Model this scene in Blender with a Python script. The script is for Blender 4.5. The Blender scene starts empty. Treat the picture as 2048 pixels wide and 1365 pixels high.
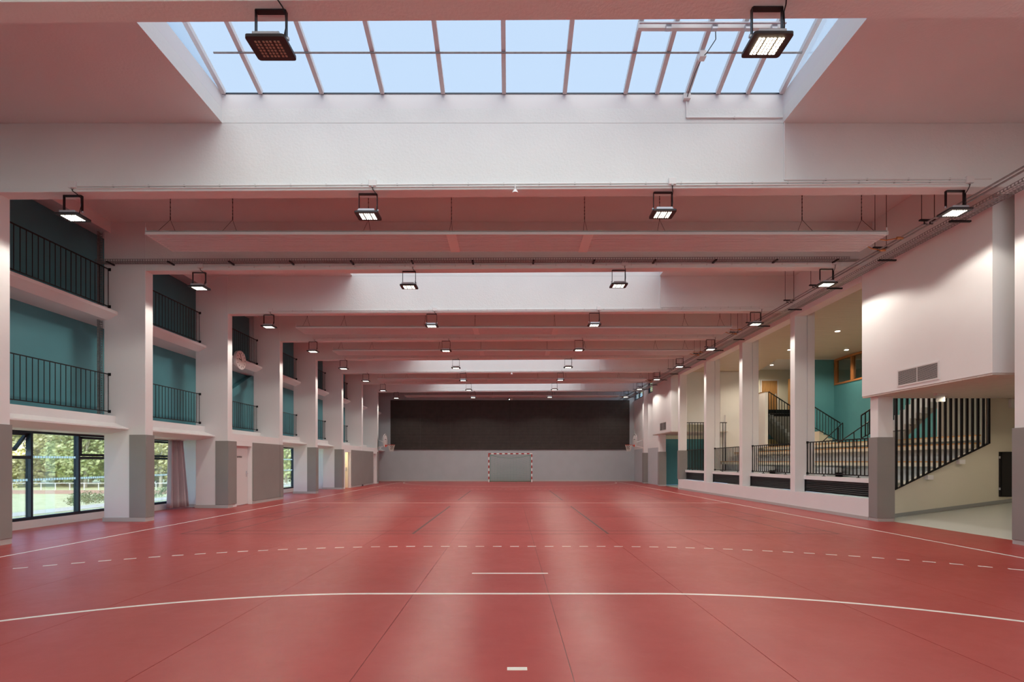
import bpy, math, random
from mathutils import Vector
random.seed(7)
scn = bpy.context.scene
COL = scn.collection
R = math.radians

# ---------------------------------------------------------------- camera
cd = bpy.data.cameras.new('camera'); cam = bpy.data.objects.new('camera', cd); COL.objects.link(cam)
CH = 1.47
cam.location = (0, 0, CH); cam.rotation_euler = (R(90), 0, 0)
cd.sensor_width = 36; cd.lens = 17.0
cd.shift_x = 4/2048; cd.shift_y = (924-682.5)/2048
cd.clip_start = .05; cd.clip_end = 500
scn.camera = cam
# ---------------------------------------------------------------- world, sun, exposure
W = bpy.data.worlds.new('sky'); scn.world = W; W.use_nodes = True
bg = W.node_tree.nodes['Background']
bg.inputs['Color'].default_value = (.42, .64, 1.0, 1); bg.inputs['Strength'].default_value = 2.5
sd = bpy.data.lights.new('hazy_sun', 'SUN'); sun = bpy.data.objects.new('hazy_sun', sd); COL.objects.link(sun)
sd.energy = 9.5; sd.angle = R(70); sd.color = (1, .97, .93)
sun.rotation_euler = Vector((-.22, .62, -.76)).to_track_quat('-Z', 'Y').to_euler()
FLOOD_W = 175.0; FLOOD_COL = (1.0, .93, .82)
DOWN_W = 160.0; DOWN_COL = (1.0, .86, .64)
vs = scn.view_settings
scn.display_settings.display_device = 'sRGB'
vs.view_transform = 'Standard'; vs.look = 'None'; vs.gamma = 1; vs.use_curve_mapping = False
vs.exposure = 0.17
scn.cycles.max_bounces = 12; scn.cycles.diffuse_bounces = 8; scn.cycles.glossy_bounces = 3
scn.cycles.transparent_max_bounces = 16; scn.cycles.sample_clamp_indirect = 6
scn.cycles.caustics_reflective = False; scn.cycles.caustics_refractive = False

# ---------------------------------------------------------------- materials
def mat(name, col, rough=.6, metal=0, bump=0, bscale=40, var=0, vscale=1.5, spec=.5, emit=None, estr=0, coat=0):
    m = bpy.data.materials.new(name); m.use_nodes = True
    nt = m.node_tree; b = nt.nodes['Principled BSDF']; L = nt.links
    b.inputs['Base Color'].default_value = (*col, 1); b.inputs['Roughness'].default_value = rough
    b.inputs['Metallic'].default_value = metal; b.inputs['Specular IOR Level'].default_value = spec
    b.inputs['Coat Weight'].default_value = coat
    if emit: b.inputs['Emission Color'].default_value = (*emit, 1); b.inputs['Emission Strength'].default_value = estr
    tc = nt.nodes.new('ShaderNodeTexCoord')
    if var:
        n = nt.nodes.new('ShaderNodeTexNoise'); n.inputs['Scale'].default_value = vscale; n.inputs['Detail'].default_value = 5
        L.new(tc.outputs['Object'], n.inputs['Vector'])
        mr = nt.nodes.new('ShaderNodeMapRange'); mr.inputs['From Min'].default_value = .25; mr.inputs['From Max'].default_value = .75
        mr.inputs['To Min'].default_value = 1-var; mr.inputs['To Max'].default_value = 1+var
        L.new(n.outputs['Fac'], mr.inputs['Value'])
        h = nt.nodes.new('ShaderNodeVectorMath'); h.operation = 'SCALE'; h.inputs[0].default_value = col
        L.new(mr.outputs['Result'], h.inputs['Scale']); L.new(h.outputs['Vector'], b.inputs['Base Color'])
    if bump:
        n = nt.nodes.new('ShaderNodeTexNoise'); n.inputs['Scale'].default_value = bscale; n.inputs['Detail'].default_value = 3
        L.new(tc.outputs['Object'], n.inputs['Vector'])
        bp = nt.nodes.new('ShaderNodeBump'); bp.inputs['Strength'].default_value = bump; bp.inputs['Distance'].default_value = .01
        L.new(n.outputs['Fac'], bp.inputs['Height']); L.new(bp.outputs['Normal'], b.inputs['Normal'])
    return m
M = {}
M['paint'] = mat('white_painted_concrete', (.80, .82, .81), .7, bump=.35, bscale=28, var=.03, vscale=.8)
M['paint_smooth'] = mat('smooth_white_paint', (.80, .80, .805), .6, bump=.08, bscale=60, var=.02)
M['cream'] = mat('cream_paint', (.70, .665, .56), .65, bump=.08, bscale=60, var=.03)
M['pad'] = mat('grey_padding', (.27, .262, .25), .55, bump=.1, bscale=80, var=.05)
M['teal'] = mat('teal_paint', (.08, .27, .315), .6, bump=.05, var=.05)
M['endwall'] = mat('blue_grey_paint', (.43, .47, .50), .65, bump=.05, var=.03)
M['lowblue'] = mat('pale_blue_grey_paint', (.52, .55, .58), .6, var=.03)
M['slat'] = mat('dark_brown_wood', (.055, .043, .038), .55, var=.25, vscale=3)
M['slatback'] = mat('black_felt', (.018, .016, .015), .9)
M['base'] = mat('grey_skirting', (.50, .49, .48), .5)
M['base_d'] = mat('dark_grey_skirting_and_rib_shade', (.30, .31, .30), .5)
M['black'] = mat('black_metal', (.012, .012, .014), .4, metal=.3)
M['alu'] = mat('anodised_blue_grey_frame', (.025, .035, .05), .35, metal=.4)
M['louvre'] = mat('dark_grey_louvre', (.05, .045, .048), .4)
M['galv'] = mat('galvanised_steel', (.32, .31, .31), .45, metal=.6, var=.15, vscale=20)
M['copper'] = mat('copper_pipe', (.5, .2, .08), .35, metal=.9)
M['silver'] = mat('silver_heat_sink', (.55, .57, .62), .4, metal=.4)
M['housing'] = mat('dark_lamp_housing', (.035, .03, .033), .45, metal=.2)
M['led'] = mat('lit_led', (1, .9, .7), .4, emit=(1, .93, .78), estr=4.5)
M['led_hot'] = mat('hot_lit_led', (1, .9, .7), .4, emit=(1, .85, .58), estr=34)
M['led_off'] = mat('unlit_led', (.45, .30, .22), .4)
M['downled'] = mat('lit_downlight', (1, .95, .85), .4, emit=(1, .95, .85), estr=8)
M['white'] = mat('white_enamel', (.80, .79, .78), .4)
M['line'] = mat('white_line_paint', (.82, .80, .76), .4, var=.03)
M['gline'] = mat('dark_grey_line_paint', (.10, .055, .055), .4)
M['panel'] = mat('pale_enamelled_steel', (.72, .70, .70), .5)
M['red'] = mat('red_paint', (.38, .025, .02), .4)
M['orange'] = mat('orange_red_steel', (.60, .07, .03), .4)
M['netg'] = mat('green_net_cord', (.05, .28, .18), .8)
M['netw'] = mat('white_net_cord', (.75, .70, .64), .8)
M['rail_w'] = mat('white_fence_paint', (.9, .9, .9), .5)
M['curtain'] = mat('mauve_grey_curtain', (.50, .43, .46), .85, bump=.05)
M['dark'] = mat('dark_room', (.03, .03, .03), .8)
M['yellow'] = mat('pale_yellow_paint', (.72, .62, .30), .6)
M['greyfloor'] = mat('pale_grey_green_floor', (.62, .65, .60), .28, var=.03)
M['soffit_pl'] = mat('pale_soffit_plank', (.62, .55, .50), .55, var=.05, vscale=4)
M['skin_wood'] = None

def wood(name, c1, c2, rough=.45, axis=1, scale=2.2):
    m = mat(name, c1, rough); nt = m.node_tree; L = nt.links; b = nt.nodes['Principled BSDF']
    tc = nt.nodes.new('ShaderNodeTexCoord'); mp = nt.nodes.new('ShaderNodeMapping')
    s = [14, 14, 14]; s[axis] = 1.0; mp.inputs['Scale'].default_value = s
    n = nt.nodes.new('ShaderNodeTexNoise'); n.inputs['Scale'].default_value = scale; n.inputs['Detail'].default_value = 6
    r = nt.nodes.new('ShaderNodeValToRGB'); r.color_ramp.elements[0].position = .3; r.color_ramp.elements[1].position = .7
    r.color_ramp.elements[0].color = (*c1, 1); r.color_ramp.elements[1].color = (*c2, 1)
    L.new(tc.outputs['Object'], mp.inputs[0]); L.new(mp.outputs[0], n.inputs['Vector']); L.new(n.outputs['Fac'], r.inputs['Fac']); L.new(r.outputs[0], b.inputs['Base Color'])
    return m
M['oak'] = wood('oak_nosing', (.55, .27, .09), (.72, .40, .16))
M['doorwood'] = wood('oak_door', (.30, .15, .05), (.42, .23, .09), axis=2)
M['framewood'] = wood('orange_oak_frame', (.33, .13, .04), (.46, .20, .07), axis=2)
M['plank'] = wood('foyer_ceiling_plank', (.52, .43, .34), (.60, .50, .40), axis=0, scale=1.2)

def floor_mat():
    m = bpy.data.materials.new('red_sports_linoleum'); m.use_nodes = True; nt = m.node_tree; L = nt.links; b = nt.nodes['Principled BSDF']
    geo = nt.nodes.new('ShaderNodeNewGeometry')
    n = nt.nodes.new('ShaderNodeTexNoise'); n.inputs['Scale'].default_value = .7; n.inputs['Detail'].default_value = 8; n.inputs['Roughness'].default_value = .65
    L.new(geo.outputs['Position'], n.inputs['Vector'])
    r = nt.nodes.new('ShaderNodeValToRGB'); r.color_ramp.elements[0].position = .3; r.color_ramp.elements[1].position = .72
    r.color_ramp.elements[0].color = (.35, .034, .031, 1); r.color_ramp.elements[1].color = (.44, .066, .060, 1)
    L.new(n.outputs['Fac'], r.inputs['Fac'])
    # fine pale scuffs
    n2 = nt.nodes.new('ShaderNodeTexNoise'); n2.inputs['Scale'].default_value = 3.2; n2.inputs['Detail'].default_value = 12; n2.inputs['Roughness'].default_value = .75; n2.inputs['Distortion'].default_value = 1.2
    L.new(geo.outputs['Position'], n2.inputs['Vector'])
    mr = nt.nodes.new('ShaderNodeMapRange'); mr.inputs['From Min'].default_value = .60; mr.inputs['From Max'].default_value = .78; mr.inputs['To Max'].default_value = .28
    L.new(n2.outputs['Fac'], mr.inputs['Value'])
    mx = nt.nodes.new('ShaderNodeMix'); mx.data_type = 'RGBA'; mx.inputs['B'].default_value = (.52, .17, .15, 1)
    L.new(mr.outputs['Result'], mx.inputs['Factor']); L.new(r.outputs[0], mx.inputs['A']); L.new(mx.outputs['Result'], b.inputs['Base Color'])
    mr2 = nt.nodes.new('ShaderNodeMapRange'); mr2.inputs['To Min'].default_value = .27; mr2.inputs['To Max'].default_value = .43
    L.new(n2.outputs['Fac'], mr2.inputs['Value']); L.new(mr2.outputs['Result'], b.inputs['Roughness'])
    b.inputs['Specular IOR Level'].default_value = .44
    n3 = nt.nodes.new('ShaderNodeTexNoise'); n3.inputs['Scale'].default_value = 2.0; n3.inputs['Detail'].default_value = 3
    mp = nt.nodes.new('ShaderNodeMapping'); mp.inputs['Scale'].default_value = (.7, 1.6, 1)
    L.new(geo.outputs['Position'], mp.inputs[0]); L.new(mp.outputs[0], n3.inputs['Vector'])
    bp = nt.nodes.new('ShaderNodeBump'); bp.inputs['Strength'].default_value = .10; bp.inputs['Distance'].default_value = .02
    L.new(n3.outputs['Fac'], bp.inputs['Height']); L.new(bp.outputs['Normal'], b.inputs['Normal'])
    return m
M['floor'] = floor_mat()

def glass_mat(name, trans, tint=(1, 1, 1), gloss=.08, rough=0.02):
    m = bpy.data.materials.new(name); m.use_nodes = True; nt = m.node_tree; L = nt.links
    for n in list(nt.nodes): nt.nodes.remove(n)
    o = nt.nodes.new('ShaderNodeOutputMaterial'); t = nt.nodes.new('ShaderNodeBsdfTransparent'); t.inputs[0].default_value = (*tint, 1)
    tl = nt.nodes.new('ShaderNodeBsdfTranslucent'); tl.inputs[0].default_value = (*tint, 1)
    g = nt.nodes.new('ShaderNodeBsdfGlossy'); g.inputs['Roughness'].default_value = rough
    a = nt.nodes.new('ShaderNodeMixShader'); a.inputs[0].default_value = 1-trans; L.new(t.outputs[0], a.inputs[1]); L.new(tl.outputs[0], a.inputs[2])
    f = nt.nodes.new('ShaderNodeFresnel'); f.inputs[0].default_value = 1.45
    q = nt.nodes.new('ShaderNodeMath'); q.operation = 'MULTIPLY'; q.inputs[1].default_value = gloss*10; L.new(f.outputs[0], q.inputs[0])
    c = nt.nodes.new('ShaderNodeMixShader'); L.new(q.outputs[0], c.inputs[0]); L.new(a.outputs[0], c.inputs[1]); L.new(g.outputs[0], c.inputs[2])
    L.new(c.outputs[0], o.inputs[0]); return m
M['skyglass'] = glass_mat('frosted_skylight_sheet', .70, (.335, .325, .300), .03, .2)
M['fillglass'] = glass_mat('frosted_fill_window_glass', .6, (.93, .91, .80), .03, .2)  # glazing of the added window behind the camera
M['glass'] = glass_mat('clear_window_glass', 1.0, (.93, .97, .95), .07)
M['frost'] = glass_mat('frosted_film', .25, (.85, .9, .95), .02, .3)
M['acrylic'] = glass_mat('clear_acrylic', .7, (.9, .9, .9), .06)

def leaf_mat(name, c1, c2):
    m = bpy.data.materials.new(name); m.use_nodes = True; nt = m.node_tree; L = nt.links; b = nt.nodes['Principled BSDF']
    oi = nt.nodes.new('ShaderNodeObjectInfo'); g = nt.nodes.new('ShaderNodeNewGeometry')
    n = nt.nodes.new('ShaderNodeTexNoise'); n.inputs['Scale'].default_value = 1.1; n.inputs['Detail'].default_value = 4; L.new(g.outputs['Position'], n.inputs['Vector'])
    r = nt.nodes.new('ShaderNodeValToRGB'); r.color_ramp.elements[0].position = .35; r.color_ramp.elements[1].position = .65
    r.color_ramp.elements[0].color = (*c1, 1); r.color_ramp.elements[1].color = (*c2, 1); L.new(n.outputs['Fac'], r.inputs['Fac'])
    L.new(r.outputs[0], b.inputs['Base Color']); b.inputs['Roughness'].default_value = .6; return m
M['leaf_a'] = leaf_mat('yellow_green_leaves', (.46, .44, .18), (.85, .80, .50))
M['leaf_b'] = leaf_mat('mid_green_leaves', (.34, .42, .16), (.72, .74, .40))
M['shrub'] = leaf_mat('shrub_leaves', (.10, .18, .09), (.30, .36, .18))
M['bark'] = mat('pale_bark', (.55, .50, .42), .8, var=.2, vscale=6)
M['grass'] = leaf_mat('meadow_grass', (.50, .54, .27), (.74, .73, .47))
M['track'] = mat('salmon_track', (.55, .33, .24), .8, var=.08)
M['pathm'] = mat('pale_gravel', (.62, .60, .56), .9, var=.1, vscale=8)

# ---------------------------------------------------------------- mesh helpers
class MB:
    def __init__(s): s.v = []; s.f = []; s.mi = []
    def add(s, vs_, fs, mi=0):
        n = len(s.v); s.v += [tuple(p) for p in vs_]; s.f += [tuple(i+n for i in f) for f in fs]; s.mi += [mi]*len(fs); return s
    def box(s, x0, y0, z0, x1, y1, z1, mi=0):
        if x0 > x1: x0, x1 = x1, x0
        if y0 > y1: y0, y1 = y1, y0
        if z0 > z1: z0, z1 = z1, z0
        return s.add([(x0,y0,z0),(x1,y0,z0),(x1,y1,z0),(x0,y1,z0),(x0,y0,z1),(x1,y0,z1),(x1,y1,z1),(x0,y1,z1)],
                     [(0,3,2,1),(4,5,6,7),(0,1,5,4),(1,2,6,5),(2,3,7,6),(3,0,4,7)], mi)
    def prism(s, poly, a, b, axis='y', mi=0):
        # poly: 2D points; axis y -> (x,z), axis z -> (x,y), axis x -> (y,z)
        n = len(poly)
        def P(p, t): return {'y': (p[0], t, p[1]), 'z': (p[0], p[1], t), 'x': (t, p[0], p[1])}[axis]
        vv = [P(p, a) for p in poly]+[P(p, b) for p in poly]
        ff = [tuple(range(n)), tuple(range(2*n-1, n-1, -1))]+[(i, i+n, (i+1) % n+n, (i+1) % n) for i in range(n)]
        # orientation fix
        ar = sum(poly[i][0]*poly[(i+1) % n][1]-poly[(i+1) % n][0]*poly[i][1] for i in range(n))
        flip = (ar > 0) == (b > a)
        if axis == 'y': flip = not flip
        if flip: ff = [tuple(reversed(f)) for f in ff]
        ff = [tuple(reversed(f)) for f in ff] if False else ff
        return s.add(vv, ff, mi)
    def bar(s, p0, p1, w, h, mi=0, up=(0, 0, 1)):
        p0, p1 = Vector(p0), Vector(p1); d = (p1-p0).normalized(); u = Vector(up)
        if abs(d.dot(u)) > .99: u = Vector((0, 1, 0))
        r = d.cross(u).normalized()*(w/2); t = r.cross(d).normalized()*(h/2)
        vv = [p0-r-t, p0+r-t, p0+r+t, p0-r+t, p1-r-t, p1+r-t, p1+r+t, p1-r+t]
        return s.add(vv, [(0,1,2,3),(7,6,5,4),(0,4,5,1),(1,5,6,2),(2,6,7,3),(3,7,4,0)], mi)
    def tube(s, p0, p1, r, n=8, mi=0, r1=None, caps=True):
        p0, p1 = Vector(p0), Vector(p1); d = (p1-p0).normalized(); u = Vector((0, 0, 1))
        if abs(d.dot(u)) > .99: u = Vector((0, 1, 0))
        a = d.cross(u).normalized(); b = d.cross(a); r1 = r if r1 is None else r1
        vv = []
        for p, q in ((p0, r), (p1, r1)):
            for i in range(n):
                t = 2*math.pi*i/n; vv.append(p+a*math.cos(t)*q+b*math.sin(t)*q)
        ff = [(i, i+n, (i+1) % n+n, (i+1) % n) for i in range(n)]
        if caps: ff += [tuple(range(n)), tuple(range(2*n-1, n-1, -1))]
        return s.add(vv, ff, mi)
    def path(s, pts, r, n=6, mi=0):
        for a, b in zip(pts, pts[1:]): s.tube(a, b, r, n, mi)
        return s
    def quad(s, a, b, c, d, mi=0): return s.add([a, b, c, d], [(0, 1, 2, 3)], mi)
    def build(s, name, mats, parent=None, bevel=0, smooth=False, kind=None, label=None, cat=None, group=None):
        me = bpy.data.meshes.new(name)
        xs, ys, zs = zip(*s.v)
        base = Vector(((min(xs)+max(xs))/2, (min(ys)+max(ys))/2, min(zs)))
        me.from_pydata([tuple(Vector(p)-base) for p in s.v], [], s.f)
        if not isinstance(mats, (list, tuple)): mats = [mats]
        for m in mats: me.materials.append(M[m] if isinstance(m, str) else m)
        if len(mats) > 1: me.polygons.foreach_set('material_index', s.mi)
        if smooth: me.polygons.foreach_set('use_smooth', [True]*len(me.polygons))
        me.update()
        o = bpy.data.objects.new(name, me); COL.objects.link(o)
        if parent: o.parent = parent
        o.location = base-(WP[parent.name] if parent else Vector((0, 0, 0))); WP[o.name] = base
        if bevel:
            b = o.modifiers.new('edge', 'BEVEL'); b.width = bevel; b.segments = 1; b.limit_method = 'ANGLE'
        tag(o, label, cat, group, kind)
        return o
WP = {}
def tag(o, label=None, cat=None, group=None, kind=None):
    if label: o['label'] = label
    if cat: o['category'] = cat
    if group: o['group'] = group
    if kind: o['kind'] = kind
    return o
def root(name, loc, label, cat, group=None, kind=None):
    o = bpy.data.objects.new(name, None); COL.objects.link(o); o.location = loc; o.empty_display_size = .2
    WP[o.name] = Vector(loc); return tag(o, label, cat, group, kind)
def clone(o, dx, parent=None):
    """copy of one part, moved by dx within its parent"""
    c = o.copy(); COL.objects.link(c); c.parent = parent or o.parent; c.location = o.location+Vector(dx); WP[c.name] = WP[o.name]+Vector(dx); return c
def copy_tree(o, loc, label=None, skip=()):
    c = o.copy(); COL.objects.link(c); c.location = loc; WP[c.name] = Vector(loc)
    if label: c['label'] = label
    for ch in [x for x in ALLCH(o)]:
        if ch.name.split('.')[0] in skip: continue
        d = ch.copy(); COL.objects.link(d); d.parent = c; WP[d.name] = WP[c.name]+d.location
        for g in ALLCH(ch):
            e = g.copy(); COL.objects.link(e); e.parent = d
    return c
def ALLCH(o): return list(o.children)
def struct(mb, name, mats, label, cat, parent=None, bevel=0, **k):
    return mb.build(name, mats, parent, bevel=bevel, kind='structure' if not parent else None, label=label, cat=cat, **k)
ORD = ['first', 'second', 'third', 'fourth', 'fifth', 'sixth', 'seventh', 'eighth', 'ninth']

# ================================================================ MAIN DIMENSIONS
F = [4.94+3.46*k for k in range(9)]       # front face of each portal frame
T = .25                                   # frame thickness
XL, XR = -8.94, 9.02
YE = 36.2                                 # end wall
YB = -3.5                                 # wall behind the camera
CZ = 7.36
def zb(x): return 6.205+.0055*x           # beam underside
SKY = {0, 2, 5, 7}                        # bays (F[k] to F[k+1]) with a skylight
FLUSH = {3, 6, 7}                         # bays with a flush lower wall on the left

# ================================================================ FLOOR
fl = root('floor', (0, 16, 0), 'red linoleum sports floor of the hall laid in long sheets', 'floor', kind='structure')
MB().box(-10.8, YB, -.2, 9.42, YE+.2, -.004).build('subfloor', 'gline', fl)
xs = [-10.75]+[.43+1.5*k for k in range(-7, 6)]+[9.41]
for a, b in zip(xs, xs[1:]):
    MB().box(a+.0025, YB, -.004, b-.0025, YE, 0).build('floor_sheet', 'floor', fl)

# court markings -----------------------------------------------------------
def strip(pts, w, z=.0015):
    mb = MB(); n = len(pts); L_, R_ = [], []
    for i, p in enumerate(pts):
        a = Vector(pts[max(i-1, 0)]); b = Vector(pts[min(i+1, n-1)]); d = (b-a).normalized(); nrm = Vector((-d.y, d.x))*w/2
        p = Vector(p); L_.append(p+nrm); R_.append(p-nrm)
    for i in range(n-1):
        q = [L_[i], R_[i], R_[i+1], L_[i+1]]
        mb.add([(v.x, v.y, .0002) for v in q]+[(v.x, v.y, z) for v in q], [(4,5,6,7),(0,1,5,4),(2,3,7,6),(3,0,4,7),(1,2,6,5)])
    return mb
def arc(y0, r, sgn, xlim):
    pts = []
    a0 = 0
    for k in range(0, 61):
        t = math.pi/2*(1-k/60.0); x = 1.5+r*math.cos(t); y = r*math.sin(t)
        if x > xlim or y < 0: break
        pts.append((x, y0+sgn*y))
    left = [(-x, y) for x, y in reversed(pts)]
    return left+pts
Y0, Y1 = -.62, 34.72
def cl(pts, name, label, m='line', w=.05, cat='court line'):
    return struct(strip(pts, w), name, m, label, cat)
cl([(-7.85, Y0), (-7.83, Y1)], 'court_line', 'long white sideline beside the window side of the red floor')
cl([(7.82, Y0), (7.80, Y1)], 'court_line', 'long white sideline beside the mezzanine side of the red floor')
cl([(-7.8, 17.2), (7.78, 17.2)], 'court_line', 'straight white halfway line across the red floor')
cl([(-7.8, Y1), (7.78, Y1)], 'court_line', 'white goal line running under the striped handball goal')
cl(arc(Y0, 6, 1, 9), 'court_line', 'solid white curved goal area line nearest the camera')
cl(arc(Y1, 6, -1, 9), 'court_line', 'solid white curved goal area line in front of the handball goal')
cl([(-.5, 6.36), (.5, 6.36)], 'court_line', 'one metre white penalty mark in the near part of the floor')
cl([(-.5, Y1-7), (.5, Y1-7)], 'court_line', 'short white penalty mark before the handball goal')
cl([(-.02, 3.43), (.122, 3.43)], 'court_line', 'tiny white goalkeeper dash at the bottom of the picture')
cl([(-.075, Y1-4), (.075, Y1-4)], 'court_line', 'tiny white goalkeeper dash before the handball goal')
def dashed(y0, sgn, label):
    rt = root('dashed_line', (0, y0+sgn*9, 0), label, 'court line', kind='structure')
    fine = []
    for k in range(0, 2001):
        t = math.pi/2*(1-k/2000.0); x = 1.5+9*math.cos(t); y = 9*math.sin(t)
        if x > 7.8: break
        fine.append((x, y0+sgn*y))
    full = [(-x, y) for x, y in reversed(fine)]+fine
    # resample by length
    seg = []; s_ = 0; pts = [full[0]]; acc = [0]
    for a, b in zip(full, full[1:]): acc.append(acc[-1]+math.dist(a, b))
    import bisect
    def at(L):
        i = max(1, min(len(acc)-1, bisect.bisect_left(acc, L))); a, b = full[i-1], full[i]; u = (L-acc[i-1])/max(1e-9, acc[i]-acc[i-1])
        return (a[0]+(b[0]-a[0])*u, a[1]+(b[1]-a[1])*u)
    L = .08
    while L+.15 < acc[-1]:
        strip([at(L), at(L+.15)], .05).build('dash', 'line', rt); L += .3
dashed(Y0, 1, 'dashed white free throw arc across the near part of the red floor')
dashed(Y1, -1, 'dashed white free throw arc in front of the handball goal')
for yb_, nm in ((9.84, 'nearer'), (18.42, 'farther')):
    y2 = yb_+6.1
    for (p, q, d) in [((-6.7, yb_), (6.7, yb_), 'outer line facing the camera'), ((-6.7, y2), (6.7, y2), 'outer line facing the goal'),
                   ((-6.7, yb_+.42), (6.7, yb_+.42), 'inner line facing the camera'), ((-6.7, y2-.42), (6.7, y2-.42), 'inner line facing the goal'),
                   ((-6.7, yb_), (-6.7, y2), 'end line beside the windows'), ((6.7, yb_), (6.7, y2), 'end line beside the mezzanine'),
                   ((-5.94, yb_), (-5.94, y2), 'back service line beside the windows'), ((5.94, yb_), (5.94, y2), 'back service line beside the mezzanine'),
                   ((-6.7, yb_+3.05), (-1.98, yb_+3.05), 'centre line beside the windows'), ((1.98, yb_+3.05), (6.7, yb_+3.05), 'centre line beside the mezzanine')]:
        cl([p, q], 'court_line', f'thin dark grey {d} of the {nm} badminton court', 'gline', .028)
    for sx, sd_ in ((-1.98, 'window'), (2.0, 'mezzanine')):
        cl([(sx, yb_), (sx, y2)], 'court_line', f'dark grey short service line on the {sd_} side of the {nm} badminton court', 'gline', .05)

# ================================================================ PORTAL FRAMES
for k, y in enumerate(F):
    o = ORD[k]
    mb = MB().prism([(XL, zb(XL)), (XR, zb(XR)), (XR, CZ), (XL, CZ)], y, y+T)
    struct(mb, 'beam', 'paint', f'white painted concrete beam spanning the hall, {o} from the camera', 'beam', bevel=.008)
    if k >= 1:
        struct(MB().box(-9.96, y, 0, XL, y+T, CZ), 'column', 'paint_smooth', f'white concrete pier on the window side carrying the {o} beam', 'column', bevel=.008)
        z0 = .53 if k in (3, 4, 5) else 0
        struct(MB().box(XR, y, z0, 9.40, y+T, CZ), 'column', 'paint_smooth', f'white concrete pier on the mezzanine side carrying the {o} beam', 'column', bevel=.008)
        if k in (3, 4, 5):
            mb = MB().box(9.40, y+.05, 1.03, 9.44, y+T-.02, 6.5).box(9.44, y+.01, 1.03, 9.66, y+T, 6.5)
            struct(mb, 'column', 'paint_smooth', f'narrow rear pier just behind the mezzanine pier of the {o} beam', 'column')

# ================================================================ CEILING
def ceil(x0, x1, y0, y1, lab):
    struct(MB().box(x0, y0, CZ, x1, y1, CZ+.25), 'ceiling', 'paint', lab, 'ceiling')
ceil(-10.8, 9.6, YB, F[0]+T, 'ceiling slab over the camera end of the hall')
ys = F+[YE]
for k in range(9):
    a = F[k]+T; b = ys[k+1]+(T if k < 8 else 0)
    if k in SKY:
        ceil(-10.8, -5.0, a, b, f'ceiling slab between the {ORD[k]} beam and the next on the window side of the skylight')
        ceil(4.74, 9.6, a, b, f'ceiling slab between the {ORD[k]} beam and the next on the mezzanine side of the skylight')
        struct(MB().box(-5.0, F[k+1], CZ, 4.74, F[k+1]+T, CZ+.25), 'ceiling', 'paint', f'slab strip over the beam closing the skylight past the {ORD[k]} beam', 'ceiling')
    else:
        ceil(-10.8, 9.6, a, b, f'closed ceiling slab past the {ORD[k]} beam from the camera')
# skylights
RX = [-4.97, -4.32, -3.26, -2.21, -1.16, -.104, .947, 2.0, 2.545, 3.075, 3.6, 4.12, 4.71]
def skylight(k, label):
    ya, yc = F[k]+T, F[k+1]; ym = (ya+yc)/2; zc = 7.87; zr = zc+.33*(yc-ym)
    rt = root('skylight', (0, ym, CZ), label, 'skylight', kind='structure')
    for nm, b in (('curb', (-5.0, yc+.001, CZ+.251, 4.74, yc+.2, zc)), ('curb', (-5.0, ya-.2, CZ+.251, 4.74, ya-.001, zc)),
                  ('curb', (-5.2, ya-.2, CZ+.251, -5.0, yc+.2, zc)), ('curb', (4.74, ya-.2, CZ+.251, 4.94, yc+.2, zc))):
        MB().box(*b).build(nm, 'paint_smooth', rt)
    for i, x in enumerate(RX):
        w = .07
        x = min(max(x, -4.96), 4.70)
        MB().bar((x, yc-.02, zc+.005), (x, ym, zr-.0), w, .08).bar((x, ya+.02, zc+.005), (x, ym, zr-.0), w, .08).build('rafter', 'panel', rt)
    e = .0
    for a, b in zip(RX, RX[1:]):
        for (y_, s_) in ((yc, 1), (ya, -1)):
            mb = MB(); z1 = .035
            mb.add([(a, y_+.05*s_, zc+z1-.0165), (b, y_+.05*s_, zc+z1-.0165), (b, ym, zr+z1), (a, ym, zr+z1)], [(0, 1, 2, 3)])
            mb.build('pane', 'skyglass', rt)
    for x in (-5.0, 4.74):
        MB().add([(x, ya, zc), (x, yc, zc), (x, ym, zr+.03)], [(0, 1, 2)]).build('gable_pane', 'skyglass', rt)
    MB().box(-5.02, yc-.006, zc-.012, 4.76, yc+.0, zc+.012).build('flashing', 'alu', rt)
    MB().tube((-4.75, yc-.65, 8.03), (4.68, yc-.65, 8.03), .014, 8).build('tie_rod', 'galv', rt)
    if k == 0:
        MB().box(1.95, yc-1.06, 8.06, 4.16, yc-1.0, 8.16).build('vent_purlin', 'panel', rt)
        for x in (2.4, 3.1, 3.6, 4.0): MB().box(x-.04, yc-1.10, 8.02, x+.04, yc-1.04, 8.09).build('vent_bracket', 'silver', rt)
        MB().tube((1.95, yc-1.12, 8.08), (4.16, yc-1.12, 8.08), .014, 8).build('vent_shaft', 'silver', rt)
        MB().box(3.03, yc-.70, 7.93, 3.13, yc-.60, 8.03).build('junction_box', 'white', rt)
        MB().path([(3.10, yc-1.1, 8.06), (3.17, yc-.95, 7.98), (3.12, yc-.75, 7.95), (3.08, yc-.65, 7.95), (3.06, yc-.4, 7.90), (3.06, yc-.1, 7.80), (3.06, yc-.06, 7.77)], .007, 5).build('cable', 'black', rt)
    return rt
for k in sorted(SKY):
    skylight(k, f'long frosted glass rooflight between the {ORD[k]} and {ORD[k+1]} beams')

# ================================================================ LEFT SIDE
XW = -10.6
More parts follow.
